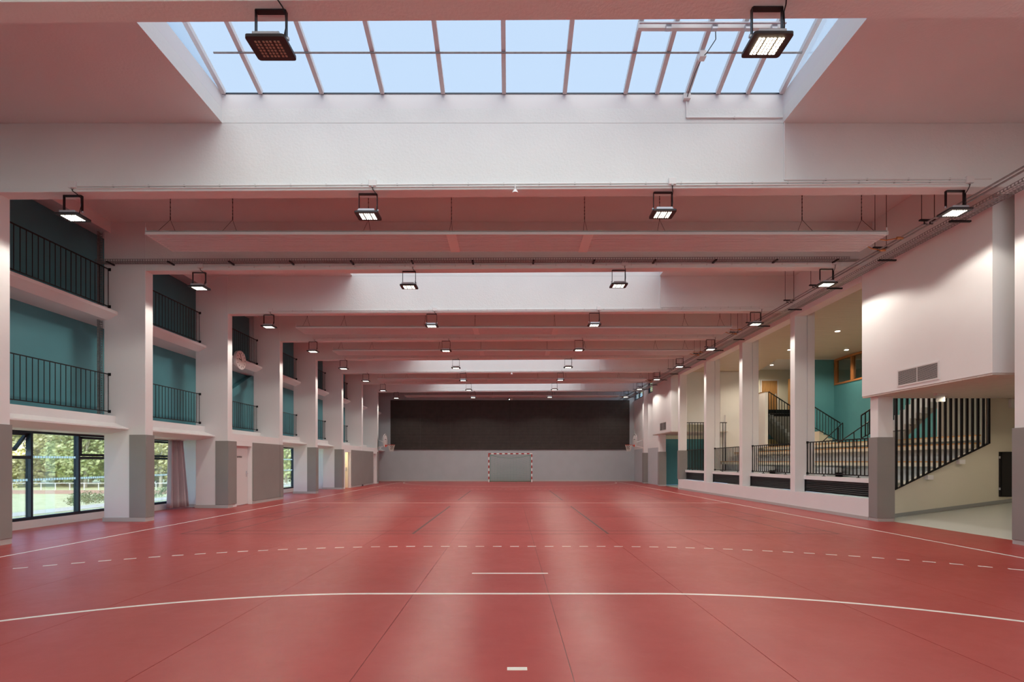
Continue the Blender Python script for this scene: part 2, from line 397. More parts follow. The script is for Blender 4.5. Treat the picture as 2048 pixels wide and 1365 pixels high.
# facade / teal gallery wall
struct(MB().box(XW-.25, YB, 2.2, XW, YE, CZ), 'wall_left', 'teal', 'teal painted rear wall behind the two gallery levels', 'wall')
struct(MB().prism([(-9.79, CZ), (-9.79, 7.08), (-10.2, 7.18), (XW+.001, 7.29), (XW+.001, CZ)], YB, YE), 'trim_1', 'paint_smooth', 'white sloping cornice along the top of the teal gallery wall', 'cornice')
for (a, b, l) in ((YB, 4.6, 'solid wall strip nearest the camera on the window side'), (15.9, 19.05, 'outer wall strip behind the infirmary door'), (26.0, YE, 'outer wall strip past the second row of windows')):
    struct(MB().box(XW-.25, a, 0, XW, b, 2.2), 'wall_left', 'paint_smooth', l, 'wall')
# closing reveals
struct(MB().box(XW+.002, 15.62, 0, -9.97, 15.88, 2.149), 'wall_left', 'paint_smooth', 'short return wall beside the mauve curtain', 'wall')
struct(MB().box(XW+.002, 25.99, 0, -9.97, 26.2, 2.149), 'wall_left', 'paint_smooth', 'short return wall past the second row of windows', 'wall')
# slabs
struct(MB().box(XW+.001, 3, 4.94, -9.965, YE, 5.15), 'slab', 'paint_smooth', 'narrow upper gallery floor slab along the teal wall', 'slab')
struct(MB().box(XW+.001, 3, 2.15, -9.965, YE, 2.59), 'slab', 'paint_smooth', 'narrow lower gallery floor slab along the teal wall', 'slab')
def baylabel(k): return f'between the {ORD[k]} and {ORD[k+1]} beams' if k < 8 else 'between the last beam and the end wall'
for k in range(0, 9):
    a = F[k]+T+.001; b = ys[k+1]-.001
    struct(MB().prism([(-9.964, 5.15), (-9.62, 5.15), (-9.62, 5.08), (-9.86, 4.94), (-9.964, 4.94)], a, b), 'gallery_edge_beam', 'paint_smooth', f'white upper gallery edge {baylabel(k)}', 'gallery edge')
    if k in FLUSH:
        mb = MB().prism([(-9.964, 2.59), (-9.67, 2.59), (-9.66, 2.41), (-8.955, 2.38), (-8.955, 2.151), (-9.964, 2.151)], a, b)
    else:
        mb = MB().prism([(-9.964, 2.59), (-9.67, 2.59), (-9.66, 2.41), (-9.34, 2.29), (-9.34, 2.26), (-9.82, 2.151), (-9.964, 2.151)], a, b)
    struct(mb, 'gallery_edge_beam', 'paint_smooth', f'white lower gallery edge {baylabel(k)}', 'gallery edge')
# sloped duct and pipe seen in the third gallery bay
struct(MB().bar((-10.5, 17.6, 3.75), (-10.5, 20.0, 5.05), .2, .28), 'trim_2', 'teal', 'sloping teal boxed duct on the lower gallery wall past the clock', 'duct')
mb = MB().tube((-10.12, 18.98, 5.16), (-10.12, 18.98, 7.05), .11, 14); mb.build('vertical_pipe', 'paint_smooth', smooth=False, label='fat white vertical pipe on the upper gallery past the clock', cat='pipe')

# gallery railings
def railing(name, p0, p1, z0, z1, label, cat='railing', group=None, sp=.125, r=.008, plates=True, th=.02, flat=None, feet=False, over=0):
    """straight horizontal railing from p0 to p1 (xy), bottom rail z0, top rail z1"""
    p0 = Vector((*p0, 0)); p1 = Vector((*p1, 0)); d = (p1-p0); Ln = d.length; d.normalize()
    rt = root(name, ((p0+p1)/2+Vector((0, 0, z0)))[:], label, cat, group)
    for z, nm in ((z1, 'top_rail'), (z0, 'bottom_rail')):
        MB().bar(p0+Vector((0, 0, z)), p1+Vector((0, 0, z)), .03 if nm == 'top_rail' else .02, th).build(nm, 'black', rt)
    n = int(Ln/sp); off = (Ln-n*sp)/2; b0 = None
    for i in range(n+1):
        q = p0+d*(off+i*sp)
        if b0 is None:
            q0 = q
            if flat: b0 = MB().bar(q+Vector((0, 0, z0)), q+Vector((0, 0, z1)), flat[1], flat[0], up=d[:]).build('baluster', 'black', rt)
            else: b0 = MB().tube(q+Vector((0, 0, z0)), q+Vector((0, 0, z1)), r, 6).build('baluster', 'black', rt)
        else: clone(b0, q-q0)
    if plates:
        for z in (z0, z1):
            for e, s_ in ((p0, 1), (p1, -1)):
                MB().bar(e+Vector((0, 0, z)), e+d*s_*.012+Vector((0, 0, z)), .07, .07).build('wall_plate', 'black', rt)
    if feet:
        for u in (.3, .75):
            q = p0+d*Ln*u
            MB().tube(q+Vector((0, 0, z0-.07)), q+Vector((0, 0, z0)), .015, 8).tube(q+Vector((0, 0, z0-.07)), q+Vector((0, 0, z0-.055)), .05, 10).build('foot', 'black', rt)
    return rt
for k in range(0, 9):
    a = F[k]+T+.003; b = ys[k+1]-.003
    if k >= 7: continue
    if k == 0: a = 6.5
    railing('gallery_railing', (-9.82, a), (-9.82, b), 5.27, 6.18, f'thin black upper gallery railing {baylabel(k)}', group='gallery railings on the window side')
    railing('gallery_railing', (-9.82, a), (-9.82, b), 2.70, 3.61, f'thin black lower gallery railing {baylabel(k)}', group='gallery railings on the window side')

# --- lower left walls: flush bays
def flush_wall(y0, y1, openings, lab):
    cur = y0
    for (a, b, h) in openings+[(y1, y1, 0)]:
        if a > cur+.01: struct(MB().box(-9.3, cur, 0, -8.955, a, 2.15), 'wall_left', 'paint_smooth', f'{lab}, piece from {"the door on" if cur != y0 else "the pier on"}', 'wall')
        if b > a: struct(MB().box(-9.3, a, h, -8.955, b, 2.15), 'wall_left', 'paint_smooth', f'{lab}, strip over the door opening' if len(openings) < 2 or a < 30 else f'{lab}, strip over the last door', 'wall')
        cur = b
flush_wall(F[3]+T, F[4], [(15.80, 16.78, 2.03)], 'white flush wall with the infirmary door')
flush_wall(F[6]+T, F[7], [(26.2, 27.15, 2.03)], 'white flush wall with the open door')
flush_wall(F[7]+T, F[8], [(31.55, 32.40, 2.03)], 'white flush wall beside the last door')
# doors
def door(n, y0, y1, label, leaf_x=-9.08, text=None, openin=False):
    rt = root(f'door_{n}', (leaf_x, (y0+y1)/2, 0), label, 'door', kind='structure')
    if not openin:
        lf = MB().box(leaf_x-.045, y0+.04, .01, leaf_x, y1-.04, 2.0).build('door_leaf', 'panel', rt, bevel=.003)
        MB().box(leaf_x, y1-.15, .95, leaf_x+.012, y1-.10, 1.15).tube((leaf_x+.012, y1-.125, 1.07), (leaf_x+.06, y1-.125, 1.07), .01).tube((leaf_x+.055, y1-.125, 1.07), (leaf_x+.055, y1-.25, 1.07), .01).build('door_handle', 'silver', lf)
    MB().box(-9.15, y0, 0, -8.95, y0+.035, 2.03).build('door_frame', 'paint_smooth', rt)
    MB().box(-9.15, y1-.035, 0, -8.95, y1, 2.03).build('door_frame', 'paint_smooth', rt)
    MB().box(-9.15, y0+.035, 1.995, -8.95, y1-.035, 2.03).build('door_frame', 'paint_smooth', rt)
    if text:
        c = bpy.data.curves.new('lettering', 'FONT'); c.body = text; c.size = .085; c.extrude = .001; c.align_x = 'CENTER'
        o = bpy.data.objects.new('lettering', c); COL.objects.link(o); o.data.materials.append(M['black'])
        bpy.context.view_layer.update()
        me = bpy.data.meshes.new_from_object(o); bpy.data.objects.remove(o)
        o = bpy.data.objects.new('lettering', me); COL.objects.link(o); o.parent = rt
        o.rotation_euler = (R(90), 0, R(90)); o.location = (.003, -.12, 1.60)
    return rt
door(1, 15.80, 16.78, 'pale grey door with small black lettering set in the flush wall', text='INFIRMERIE')
d2 = door(2, 26.2, 27.15, 'open doorway into a warm lit cream room past the sixth pier', openin=True)
lf = MB().box(-9.75, 27.03, .01, -9.05, 27.07, 2.0).build('door_leaf', 'cream', d2)
MB().box(-9.2, 26.99, .95, -9.15, 27.03, 1.15).build('door_handle', 'silver', lf)
struct(MB().box(-10.3, 26.1, 0, -10.25, 28.5, 2.14), 'wall_left', 'cream', 'cream back wall of the small lit room behind the open door', 'wall')
door(3, 31.55, 32.40, 'last pale door beside the basketball hoop pier')
pl = bpy.data.lights.new('room_lamp', 'POINT'); pl.energy = 25; pl.color = (1, .85, .5); pl.shadow_soft_size = .08
plo = bpy.data.objects.new('room_lamp', pl); COL.objects.link(plo); plo.location = (-9.75, 26.6, 1.95)

# grey pads
def pad(parts, label, x=None):
    mb = MB()
    for b in parts: mb.box(*b)
    return mb.build('wall_pad', 'pad', bevel=.004, label=label, cat='wall pad', group='grey impact pads on piers and walls')
for k in range(1, 9):
    y = F[k]; lab = f'dark grey impact pad wrapped round the window side pier of the {ORD[k]} beam'
    y1 = y+T+.01
    if k == 3: y1 = y+T+.20
    if k == 7: continue
    if k in (4,): y1 = y+T
    pad([(-9.32, y-.03, .10, -8.91, y-.001, 2.13), (-8.939, y-.001, .10, -8.91, y1, 2.13)], lab)
pad([(-8.953, 16.80, .10, -8.915, 18.73, 2.13)], 'wide grey impact pad on the flush wall beside the lettered door')
pad([(-8.953, 27.25, .10, -8.90, 31.5, 2.13)], 'very long grey impact pad on the flush wall before the last door')
for k in range(1, 9):
    if k in (3, 4, 5): continue
    y = F[k]; mb = [(8.985, y-.03, .08, 9.42, y-.001, 2.07), (8.985, y-.001, .08, 9.019, y+T+.01, 2.07)]
    if k == 6: mb = [(8.985, y-.03, .54, 9.42, y-.001, 2.07), (8.985, y-.001, .54, 9.019, y+T+.01, 2.07)]
    pad(mb, f'grey brown impact pad wrapped round the mezzanine side pier of the {ORD[k]} beam')
# skirtings left
for k in range(1, 9):
    y = F[k]
    struct(MB().box(-9.98, y-.02, 0, -8.925, y-.0005, .10).box(-8.939, y-.0005, 0, -8.925, y+T+.012, .10), 'baseboard_left', 'base', f'light grey skirting round the window side pier of the {ORD[k]} beam', 'skirting')
    struct(MB().box(9.0, y-.02, 0, 9.41, y-.0005, .08).box(9.0, y-.0005, 0, 9.019, y+T+.012, .08), 'baseboard_right', 'base', f'light grey skirting round the mezzanine side pier of the {ORD[k]} beam', 'skirting') if k not in (3, 4, 5, 6) else None
for (a, b, l) in ((16.80, 18.75, 'light skirting under the pad beside the lettered door'), (27.2, 31.52, 'light skirting under the very long pad')):
    struct(MB().box(-8.954, a, 0, -8.925, b, .095), 'baseboard_left', 'base', l, 'skirting')
struct(MB().box(-9.99, 15.60, 0, XW+.01, 15.618, .10), 'baseboard_left', 'base', 'skirting on the return wall beside the curtain', 'skirting')

# windows on the left ----------------------------------------------------------
MUL = [10.70+1.18*i for i in range(-6, 5)]     # 3.62 .. 15.42
def window_run(n, y0, y1, label, skip_sash=(), opened=None, first_sash=0):
    rt = root(f'window_{n}', (XW-.06, (y0+y1)/2, .18), label, 'window', kind='structure')
    xa, xb = XW-.12, XW
    MB().box(xa, y0, .18, xb, y1, .245).build('bottom_rail', 'alu', rt)
    MB().box(xa, y0, 2.10, xb, y1, 2.199).build('head_rail', 'alu', rt)
    ms = [m for m in [10.70+1.18*i for i in range(-6, 14)] if y0-.01 <= m <= y1+.01]
    for m in ms: MB().box(xa, m-.0, .245, xb, m+.05, 2.10).build('mullion', 'alu', rt)
    for m in ms:
        a, b = m+.05, min(m+1.18, y1)
        if b-a < .3: continue
        idx = round((m-10.70)/1.18)
        sash = idx % 2 != 0
        if not sash:
            MB().box(XW-.075, a, .245, XW-.065, b, 2.10).build('pane', 'glass', rt)
            top = 2.10
        else:
            MB().box(xa+.02, a, 1.53, xb-.005, b, 1.60).build('transom', 'alu', rt)
            MB().box(XW-.075, a, .245, XW-.065, b, 1.53).build('pane', 'glass', rt)
            # sash
            def R4(f):
                s = MB(); w = .06
                s.box(-.05, a+.01, 0, 0, a+.01+w, -.49).box(-.05, b-.01-w, 0, 0, b-.01, -.49).box(-.05, a+.01, -w, 0, b-.01, 0).box(-.05, a+.01, -.49, 0, b-.01, -.49+w)
                return s
            s = R4(0); g = MB().box(-.03, a+.06, -.05, -.022, b-.06, -.44)
            ang = R(38) if opened is not None and abs(m-opened) < .1 else 0
            for mb_, nm, mt in ((s, 'sash', 'alu'), (g, 'sash_pane', 'glass')):
                nv = []
                for (x, y, z) in mb_.v:
                    X = x*math.cos(ang)+z*math.sin(ang); Z = -x*math.sin(ang)+z*math.cos(ang)
                    nv.append((XW-.02+X, y, 2.095+Z))
                mb_.v = nv; mb_.build(nm, mt, rt)
            MB().box(XW-.02, (a+b)/2-.05, 1.62, XW+.015, (a+b)/2+.05, 1.645).build('catch', 'alu', rt)
            if ang: MB().path([(XW-.03, b-.08, 2.0), (XW-.10, b-.07, 1.85), (XW-.04, b-.06, 1.72)], .008, 5).build('stay', 'silver', rt)
        for z in ((1.04, 1.55) if not sash else (1.04,)):
            mb = MB(); y = a+.03
            while y < b-.05:
                mb.box(XW-.064, y, z, XW-.062, y+.05, z+.05); y += .065
            mb.build('frosted_squares', 'frost', rt, kind='stuff')
    return rt
window_run(1, 4.6, 15.62, 'dark framed window wall looking out on trees, nearest the camera', opened=9.52)
window_run(2, 19.05, 25.99, 'dark framed window wall seen between far piers on the window side')
struct(MB().box(XW-.2, 4.6, 0, XW+.015, 15.62, .179), 'windowsill', 'paint_smooth', 'low pale upstand under the nearest window wall', 'sill')
struct(MB().box(XW-.2, 19.05, 0, XW+.015, 25.99, .179), 'windowsill', 'paint_smooth', 'low pale upstand under the far window wall', 'sill')

# curtain -----------------------------------------------------------------
mb = MB(); N = 90; pts = []
for i in range(N+1):
    u = i/N; yy = 14.75+u*.80
    pts.append((yy, u))
rows = 10; vv = []
for j in range(rows+1):
    v = j/rows; z = .05+v*2.08
    for (yy, u) in pts:
        amp = .075*(1-.35*v); ph = u*2*math.pi*7+.5*math.sin(3*v+u*5)
        x = -10.33+amp*math.sin(ph)+.02*math.sin(ph*.37+2)+.10*(1-v)*u
        y2 = 14.66+(yy-14.75)*(.88-.10*v)+.03*math.cos(ph*.5)+(1-v)*(-.08+.12*u)*.8
        vv.append((x, y2, z))
ff = [(j*(N+1)+i, j*(N+1)+i+1, (j+1)*(N+1)+i+1, (j+1)*(N+1)+i) for j in range(rows) for i in range(N)]
crt = root('curtain', (-10.33, 15.2, .05), 'long mauve grey curtain gathered beside the window', 'curtain')
mb.add(vv, ff); fab = mb.build('fabric', 'curtain', crt, smooth=True)
sm = fab.modifiers.new('thick', 'SOLIDIFY'); sm.thickness = .004
MB().box(-10.40, 13.0, 2.125, -10.30, 15.6, 2.149).build('curtain_track', 'white', crt)

# clock -----------------------------------------------------------------------
cx, cy, cz, cr = -9.60, 17.1, 5.06, .33
ck = root('wall_clock', (cx, cy, cz-cr), 'round white wall clock fixed to the upper gallery edge', 'clock')
MB().tube((cx, cy, cz), (cx+.09, cy, cz), cr, 40).build('clock_case', 'panel', ck)
MB().tube((cx+.09, cy, cz), (cx+.093, cy, cz), cr-.045, 40).build('clock_face', 'white', ck)
mb = MB()
for h in range(12):
    t = math.pi*h/6; c_, s_ = math.cos(t), math.sin(t)
    mb.bar((cx+.095, cy+s_*.22, cz+c_*.22), (cx+.095, cy+s_*.27, cz+c_*.27), .018, .003, up=(1, 0, 0))
mb.build('hour_marks', 'black', ck, kind='stuff')
MB().bar((cx+.098, cy+.02, cz+.0), (cx+.098, cy-.15, cz+.03), .028, .004, up=(1, 0, 0)).build('hour_hand', 'black', ck)
MB().bar((cx+.102, cy+.02, cz-.04), (cx+.102, cy-.07, cz+.23), .016, .004, up=(1, 0, 0)).build('minute_hand', 'black', ck)
MB().box(cx-.03, cy-.06, cz-.06, cx, cy+.06, cz+.06).build('mount', 'black', ck)

# ================================================================ END WALL
struct(MB().box(-10.8, YE, 0, 9.6, YE+.25, CZ+.2), 'wall_back', 'endwall', 'blue grey painted end wall behind the goal', 'wall')
struct(MB().box(-10.8, YB-.25, 0, 20, YB, 2.6).box(-10.8, YB-.25, 2.6, -8.6, YB, CZ).box(8.6, YB-.25, 2.6, 20, YB, CZ).box(-8.6, YB-.25, 6.9, 8.6, YB, CZ), 'wall_front', 'paint_smooth', 'white wall behind the camera opened for the added fill window', 'wall')
wf = root('window_6', (0, YB-.1, 2.6), 'unseen window band added behind the camera for fill daylight', 'window', kind='structure')  # window added to throw neutral fill daylight on the beams
for i in range(13):
    x = -8.6+17.2*i/12; MB().box(x-.03, YB-.16, 2.6, x+.03, YB-.06, 6.9).build('mullion', 'alu', wf)
    if i < 12: MB().box(x+.03, YB-.115, 2.6, x+17.2/12-.03, YB-.105, 6.9).build('pane', 'fillglass', wf)
struct(MB().box(-10.5, YE-.02, 0, 9.28, YE-.0005, .11), 'baseboard_back', 'base', 'light skirting along the blue grey end wall', 'skirting')
ap = root('slatted_wall_panel', (0, YE-.03, 2.37), 'huge dark brown slatted acoustic panel on the end wall', 'wall panel')
MB().box(-8.93, YE-.05, 2.37, 8.93, YE-.001, 6.07).build('backing', 'slatback', ap)
NS = 32; pitch = 3.7/NS
for col in range(8):
    mb = MB(); xa = -8.93+col*17.86/8
    for i in range(NS):
        mb.box(xa+.004, YE-.085-.004*((i*7+col*3) % 3), 2.37+i*pitch+.006, xa+17.86/8-.004, YE-.049, 2.37+(i+1)*pitch-.026)
    mb.build('slats', 'slat', ap, kind='stuff')
mb = root('emergency_light', (0, 36.05, 6.08), 'tiny lit emergency lamp above the dark slatted panel', 'lamp')
MB().box(-.16, 36.08, 6.1, .0, 36.2, 6.2).build('body', 'dark', mb); MB().box(.05, 36.1, 6.08, .2, 36.2, 6.22).build('box', 'panel', mb); MB().tube((-.05, 36.06, 6.12), (-.05, 36.08, 6.12), .03, 10).build('lens', 'downled', mb)

# handball goal -----------------------------------------------------------------
gl = root('handball_goal', (0.02, Y1, 0), 'red and white striped handball goal with green net before the end wall', 'goal')
gx = .02
def striped(axis, a, b, mk, name, start=0):
    n = max(1, round((b-a)/.2)); st = (b-a)/n; mb = MB()
    for i in range(n):
        mb_mi = (i+start) % 2
        mk(mb, a+i*st, a+(i+1)*st, mb_mi)
    return mb.build(name, ['white', 'red'], gl)
for s in (-1, 1):
    x0 = gx+s*1.54
    striped('z', 0, 2.0, lambda mb, a, b, m_: mb.box(x0-.04, Y1-.04, a, x0+.04, Y1+.04, b, m_), 'post')
striped('x', gx-1.58, gx+1.58, lambda mb, a, b, m_: mb.box(a, Y1-.04, 2.0, b, Y1+.04, 2.08, m_), 'crossbar', 1)
MB().path([(gx-1.5, Y1+.03, .03), (gx-1.5, Y1+.95, .03), (gx+1.5, Y1+.95, .03), (gx+1.5, Y1+.03, .03)], .018, 8).build('ground_frame', 'netg', gl)
for s in (-1, 1): MB().path([(gx+s*1.5, Y1+.04, 1.98), (gx+s*1.48, Y1+.8, 1.90), (gx+s*1.5, Y1+.95, .03)], .015, 8).build('rear_stay', 'netg', gl)
mb = MB(); nx, nz = 34, 26
def npt(u, v):   # back sheet
    sag = .22*math.sin(math.pi*u)*v
    return Vector((gx-1.48+2.96*u, Y1+.92-.45*v*v+.10*math.sin(math.pi*u)*math.sin(math.pi*v), .04+1.90*v-sag))
for i in range(nx+1):
    for j in range(nz): mb.tube(npt(i/nx, j/nz), npt(i/nx, (j+1)/nz), .0042, 3, caps=False)
for j in range(nz+1):
    for i in range(nx): mb.tube(npt(i/nx, j/nz), npt((i+1)/nx, j/nz), .0042, 3, caps=False)
def tpt(u, v):
    sag = .22*math.sin(math.pi*u)*v
    return Vector((gx-1.48+2.96*u, Y1+.03+.44*v, 1.98-.04*v-sag))
for i in range(nx+1):
    mb.tube(tpt(i/nx, 0), tpt(i/nx, 1), .0042, 3, caps=False)
for j in range(5):
    for i in range(nx): mb.tube(tpt(i/nx, j/4), tpt((i+1)/nx, j/4), .0042 if j < 4 else .012, 3, caps=False)
for s in (0, 1):
    for j in range(1, nz):
        p = npt(s, j/nz); mb.tube(p, (p.x, Y1+.03, p.z), .0042, 3, caps=False)
mb.build('net', 'netg', gl, kind='stuff')

# basketball hoops ---------------------------------------------------------------
def hoop(side, label):
    s = side; bx = 8.43*s; y = 32.75; px = (XL if s < 0 else XR)
    rt = root('basketball_hoop', (px, y, 2.3), label, 'basketball hoop', group='basketball hoops on the last piers')
    prof = []
    for i in range(25):
        t = math.pi*i/24; prof.append((y+.55*math.cos(t), 2.95+.40*math.sin(t)))
    prof = prof+[(y-.50, 2.60), (y-.3, 2.46), (y+.3, 2.46), (y+.50, 2.60)]
    MB().prism(prof, bx, bx-.03*(-s) if False else bx+.03*s, 'x').build('backboard', 'white', rt)
    bbf = bx-.004*s
    mk = MB(); pr = [(y+.50*math.cos(math.pi*i/20), 2.94+.36*math.sin(math.pi*i/20)) for i in range(21)]
    pr = [(y+.46, 2.60)]+pr+[(y-.46, 2.60)]
    for a, b in zip(pr, pr[1:]): mk.bar((bbf, *a), (bbf, *b), .035, .004, up=(1, 0, 0))
    for a, b in (((y-.18, 2.62), (y-.18, 2.98)), ((y+.18, 2.62), (y+.18, 2.98)), ((y-.2, 2.98), (y+.2, 2.98))): mk.bar((bbf, *a), (bbf, *b), .035, .004, up=(1, 0, 0))
    mk.build('board_markings', 'black', rt)
    MB().bar((px, y, 2.40), (bx+.03*s, y-.0, 2.55), .06, .06).bar((px, y, 2.95), (bx+.03*s, y, 2.75), .04, .04).box(px-.03, y-.1, 2.3, px, y+.1, 3.05).build('arm', 'panel', rt)
    rc = (bx-s*.40, y, 2.60); mb = MB(); n = 24
    ring = [(rc[0]+.225*math.cos(2*math.pi*i/n), y+.225*math.sin(2*math.pi*i/n), 2.60) for i in range(n+1)]
    mb.path(ring, .012, 6); mb.box(bx-.18*s, y-.05, 2.56, bx-.005*s, y+.05, 2.60); mb.box(bx-.05*s, y-.12, 2.48, bx-.005*s, y+.12, 2.62)
    mb.build('rim', 'orange', rt)
    nt = MB(); K = 12
    for i in range(K):
        for sg in (1, -1):
            pr_ = None
            for j in range(6):
                v = j/5; rad = .22-.11*v; a = 2*math.pi*(i+sg*j*.5)/K
                p = (rc[0]+rad*math.cos(a), y+rad*math.sin(a), 2.59-.42*v)
                if pr_: nt.tube(pr_, p, .007, 4, caps=False)
                pr_ = p
    nt.build('net', 'netw', rt, kind='stuff')
hoop(-1, 'low basketball hoop on the last window side pier')
hoop(1, 'low basketball hoop on the last mezzanine side pier')

# ================================================================ RIGHT SIDE
# wall pieces, far part
struct(MB().box(9.3, F[8]+T+.001, 0, 9.5, YE, 2.37), 'wall_right', 'lowblue', 'pale blue grey lower wall between the last pier and the end wall', 'wall')
struct(MB().box(9.3, F[8]+T+.001, 2.37, 9.5, YE, 6.02), 'wall_right', 'paint_smooth', 'white upper wall between the last pier and the end wall', 'wall')
struct(MB().box(9.3, F[7]+T+.05, 0, 9.5, F[8], 2.37), 'wall_right', 'lowblue', 'pale blue grey lower wall between the last two piers', 'wall')
struct(MB().box(9.3, F[7]+T+.05, 2.37, 9.5, F[8], 6.02), 'wall_right', 'paint_smooth', 'white upper wall between the last two piers', 'wall')
for n, (a, b) in enumerate(((F[8]+T, YE-.02), (F[7]+T+.3, F[8]))):
    rt = root(f'window_{3+n}', (9.38, (a+b)/2, 6.02), ['high clerestory window over the last wall bay by the end wall', 'high clerestory window over the wall bay between the last two piers'][n], 'window', kind='structure')
    MB().box(9.34, a, 6.02, 9.44, b, 6.10).build('bottom_rail', 'alu', rt); MB().box(9.34, a, 7.27, 9.44, b, 7.35).build('head_rail', 'alu', rt)
    for u in (0, .34, .67, 1):
        y_ = a+(b-a-.08)*u; MB().box(9.34, y_, 6.10, 9.44, y_+.08, 7.27).build('mullion', 'alu', rt)
    for u in range(3):
        MB().box(9.385, a+.08+(b-a-.08)*u/3, 6.10, 9.395, a+(b-a-.08)*(u+1)/3, 7.27).build('pane', 'glass', rt)
# lintel over the mezzanine openings
struct(MB().box(XR+.001, F[2]+T+.3, 6.09, 9.38, F[3]-.001, CZ), 'lintel', 'paint_smooth', 'white lintel over the mezzanine opening nearest the camera', 'lintel')
for k in (3, 4, 5):
    struct(MB().box(XR+.001, F[k]+T+.001, 6.09, 9.38, F[k+1]-.001, CZ), 'lintel', 'paint_smooth', f'white lintel over the mezzanine opening past the pier of the {ORD[k]} beam', 'lintel')
# projecting plant boxes
def plant_box(y0, y1, zs, xf, label, vlabel, vy, vz):
    struct(MB().box(xf, y0, zs, 9.015, y1, CZ-.001).box(9.41, y0, zs, 9.75, y1, CZ-.001).box(9.015, y0, zs, 9.41, F_near(y0), CZ-.001), 'wall_right', 'paint_smooth', label, 'wall', bevel=0)
    # vent
    a, b = vy; c, d = vz
    rt = root('vent_grille', (xf-.01, (a+b)/2, c), vlabel, 'vent')
    MB().box(xf-.015, a-.03, c-.03, xf-.0005, b+.03, c).box(xf-.015, a-.03, d, xf-.0005, b+.03, d+.03).box(xf-.015, a-.03, c, xf-.0005, a, d).box(xf-.015, b, c, xf-.0005, b+.03, d).box(xf-.014, (a+b)/2-.006, c, xf-.0005, (a+b)/2+.006, d).build('frame', 'panel', rt)
    MB().box(xf-.003, a, c, xf-.0006, b, d).build('backing', 'dark', rt)
    nsl = 14; sl = None
    for i in range(nsl):
        z = c+(d-c)*(i+.5)/nsl
        if sl is None: sl = MB().box(xf-.013, a+.001, z-.006, xf-.003, b-.001, z+.003).build('slat', 'base', rt); z00 = z
        else: clone(sl, (0, 0, z-z00))
def F_near(y0): return y0+.3
plant_box(8.90, 12.20, 3.11, 8.88, 'big white projecting box over the ramp entrance', 'long louvred air vent low on the projecting box over the ramp', (10.03, 11.05), (3.21, 3.53))
plant_box(26.6, 30.0, 3.14, 8.85, 'far white projecting box over the teal doorway', 'small louvred air vent on the far projecting box', (27.4, 28.5), (3.30, 3.72))
# soffit planks of near box
sf = root('soffit', (13, 10.5, 3.05), 'pale boarded soffit over the ramp entrance', 'soffit', kind='structure')
yy = 8.905
while yy < 12.19:
    e = min(yy+.30, 12.2)
    if yy < 11.80: MB().box(8.89, yy+.003, 3.07, 18, e-.003, 3.108).build('plank', 'soffit_pl', sf)
    else: MB().box(8.89, yy+.003, 3.07, 9.0, e-.003, 3.108).box(9.42, yy+.003, 3.07, 18, e-.003, 3.108).build('plank', 'soffit_pl', sf)
    yy = e
struct(MB().box(9.0, 11.81, 3.085, 9.42, 11.859, 3.107), 'trim_3', 'soffit_pl', 'small soffit filler beside the second mezzanine side pier', 'trim')
struct(MB().box(8.86, 26.6, 3.10, 12, 30.0, 3.139), 'soffit', 'soffit_pl', 'pale soffit under the far projecting box', 'soffit')
# walls right of camera
struct(MB().box(9.3, YB, 0, 9.5, F[1], CZ), 'wall_right', 'paint_smooth', 'white wall nearest the camera on the mezzanine side', 'wall')
struct(MB().box(9.76, 8.65, 3.12, 20, 8.9, CZ), 'wall_right', 'paint_smooth', 'wall over the soffit on the camera side', 'wall')
struct(MB().box(9.42, 8.45, 0, 20, 8.64, CZ), 'wall_right', 'cream', 'cream corridor wall on the camera side of the ramp', 'wall')
# ramp and stepped wall
mb = MB().prism([(9.411, -.2), (9.411, 0), (12.76, .43), (20, 1.36), (20, -.2)], 8.645, 12.29)
struct(mb, 'ramp', 'greyfloor', 'pale grey ramp rising away beside the hall floor', 'ramp')
mb = MB().prism([(9.42, .0), (20, .0), (20, 6.4), (12.10, 6.4), (12.10, 1.90), (9.42, .59)], 12.30, 12.42)
struct(mb, 'wall_right', 'cream', 'cream stepped wall with sloping top beside the ramp', 'wall')
mb = MB().prism([(9.43, .012), (12.76, .44), (19.9, 1.357), (19.9, 1.445), (12.76, .53), (9.43, .10)], 12.284, 12.299)
struct(mb, 'baseboard_right', 'base_d', 'grey skirting climbing with the ramp along the cream wall', 'skirting')
struct(MB().box(9.601, 8.4, 7.37, 20.3, 31.0, 7.55), 'roof', 'paint_smooth', 'roof slab over the foyer side of the building', 'roof')
struct(MB().box(20, 8.45, 0, 20.2, 34, 7.3), 'wall_right', 'cream', 'outermost wall of the foyer', 'wall')
pnl = root('wall_cabinet', (12.85, 12.25, .6), 'tall black cabinet on the cream ramp wall beside the near pier', 'cabinet')
MB().box(12.43, 12.255, .58, 13.2, 12.299, 1.72).build('cabinet_body', 'black', pnl); MB().box(12.46, 12.245, .61, 13.17, 12.254, 1.69).build('cabinet_door', 'slatback', pnl)
for z in (.75, 1.55): MB().box(12.415, 12.25, z, 12.43, 12.28, z+.06).build('hinge', 'silver', pnl)
em = root('emergency_light', (12.85, 12.2, 2.85), 'small pale emergency lamp high on the cream ramp wall', 'lamp')
MB().box(12.68, 12.23, 2.83, 12.80, 12.299, 3.06).build('body', 'panel', em); MB().box(12.80, 12.24, 2.95, 12.95, 12.299, 3.02).build('bracket', 'base', em)
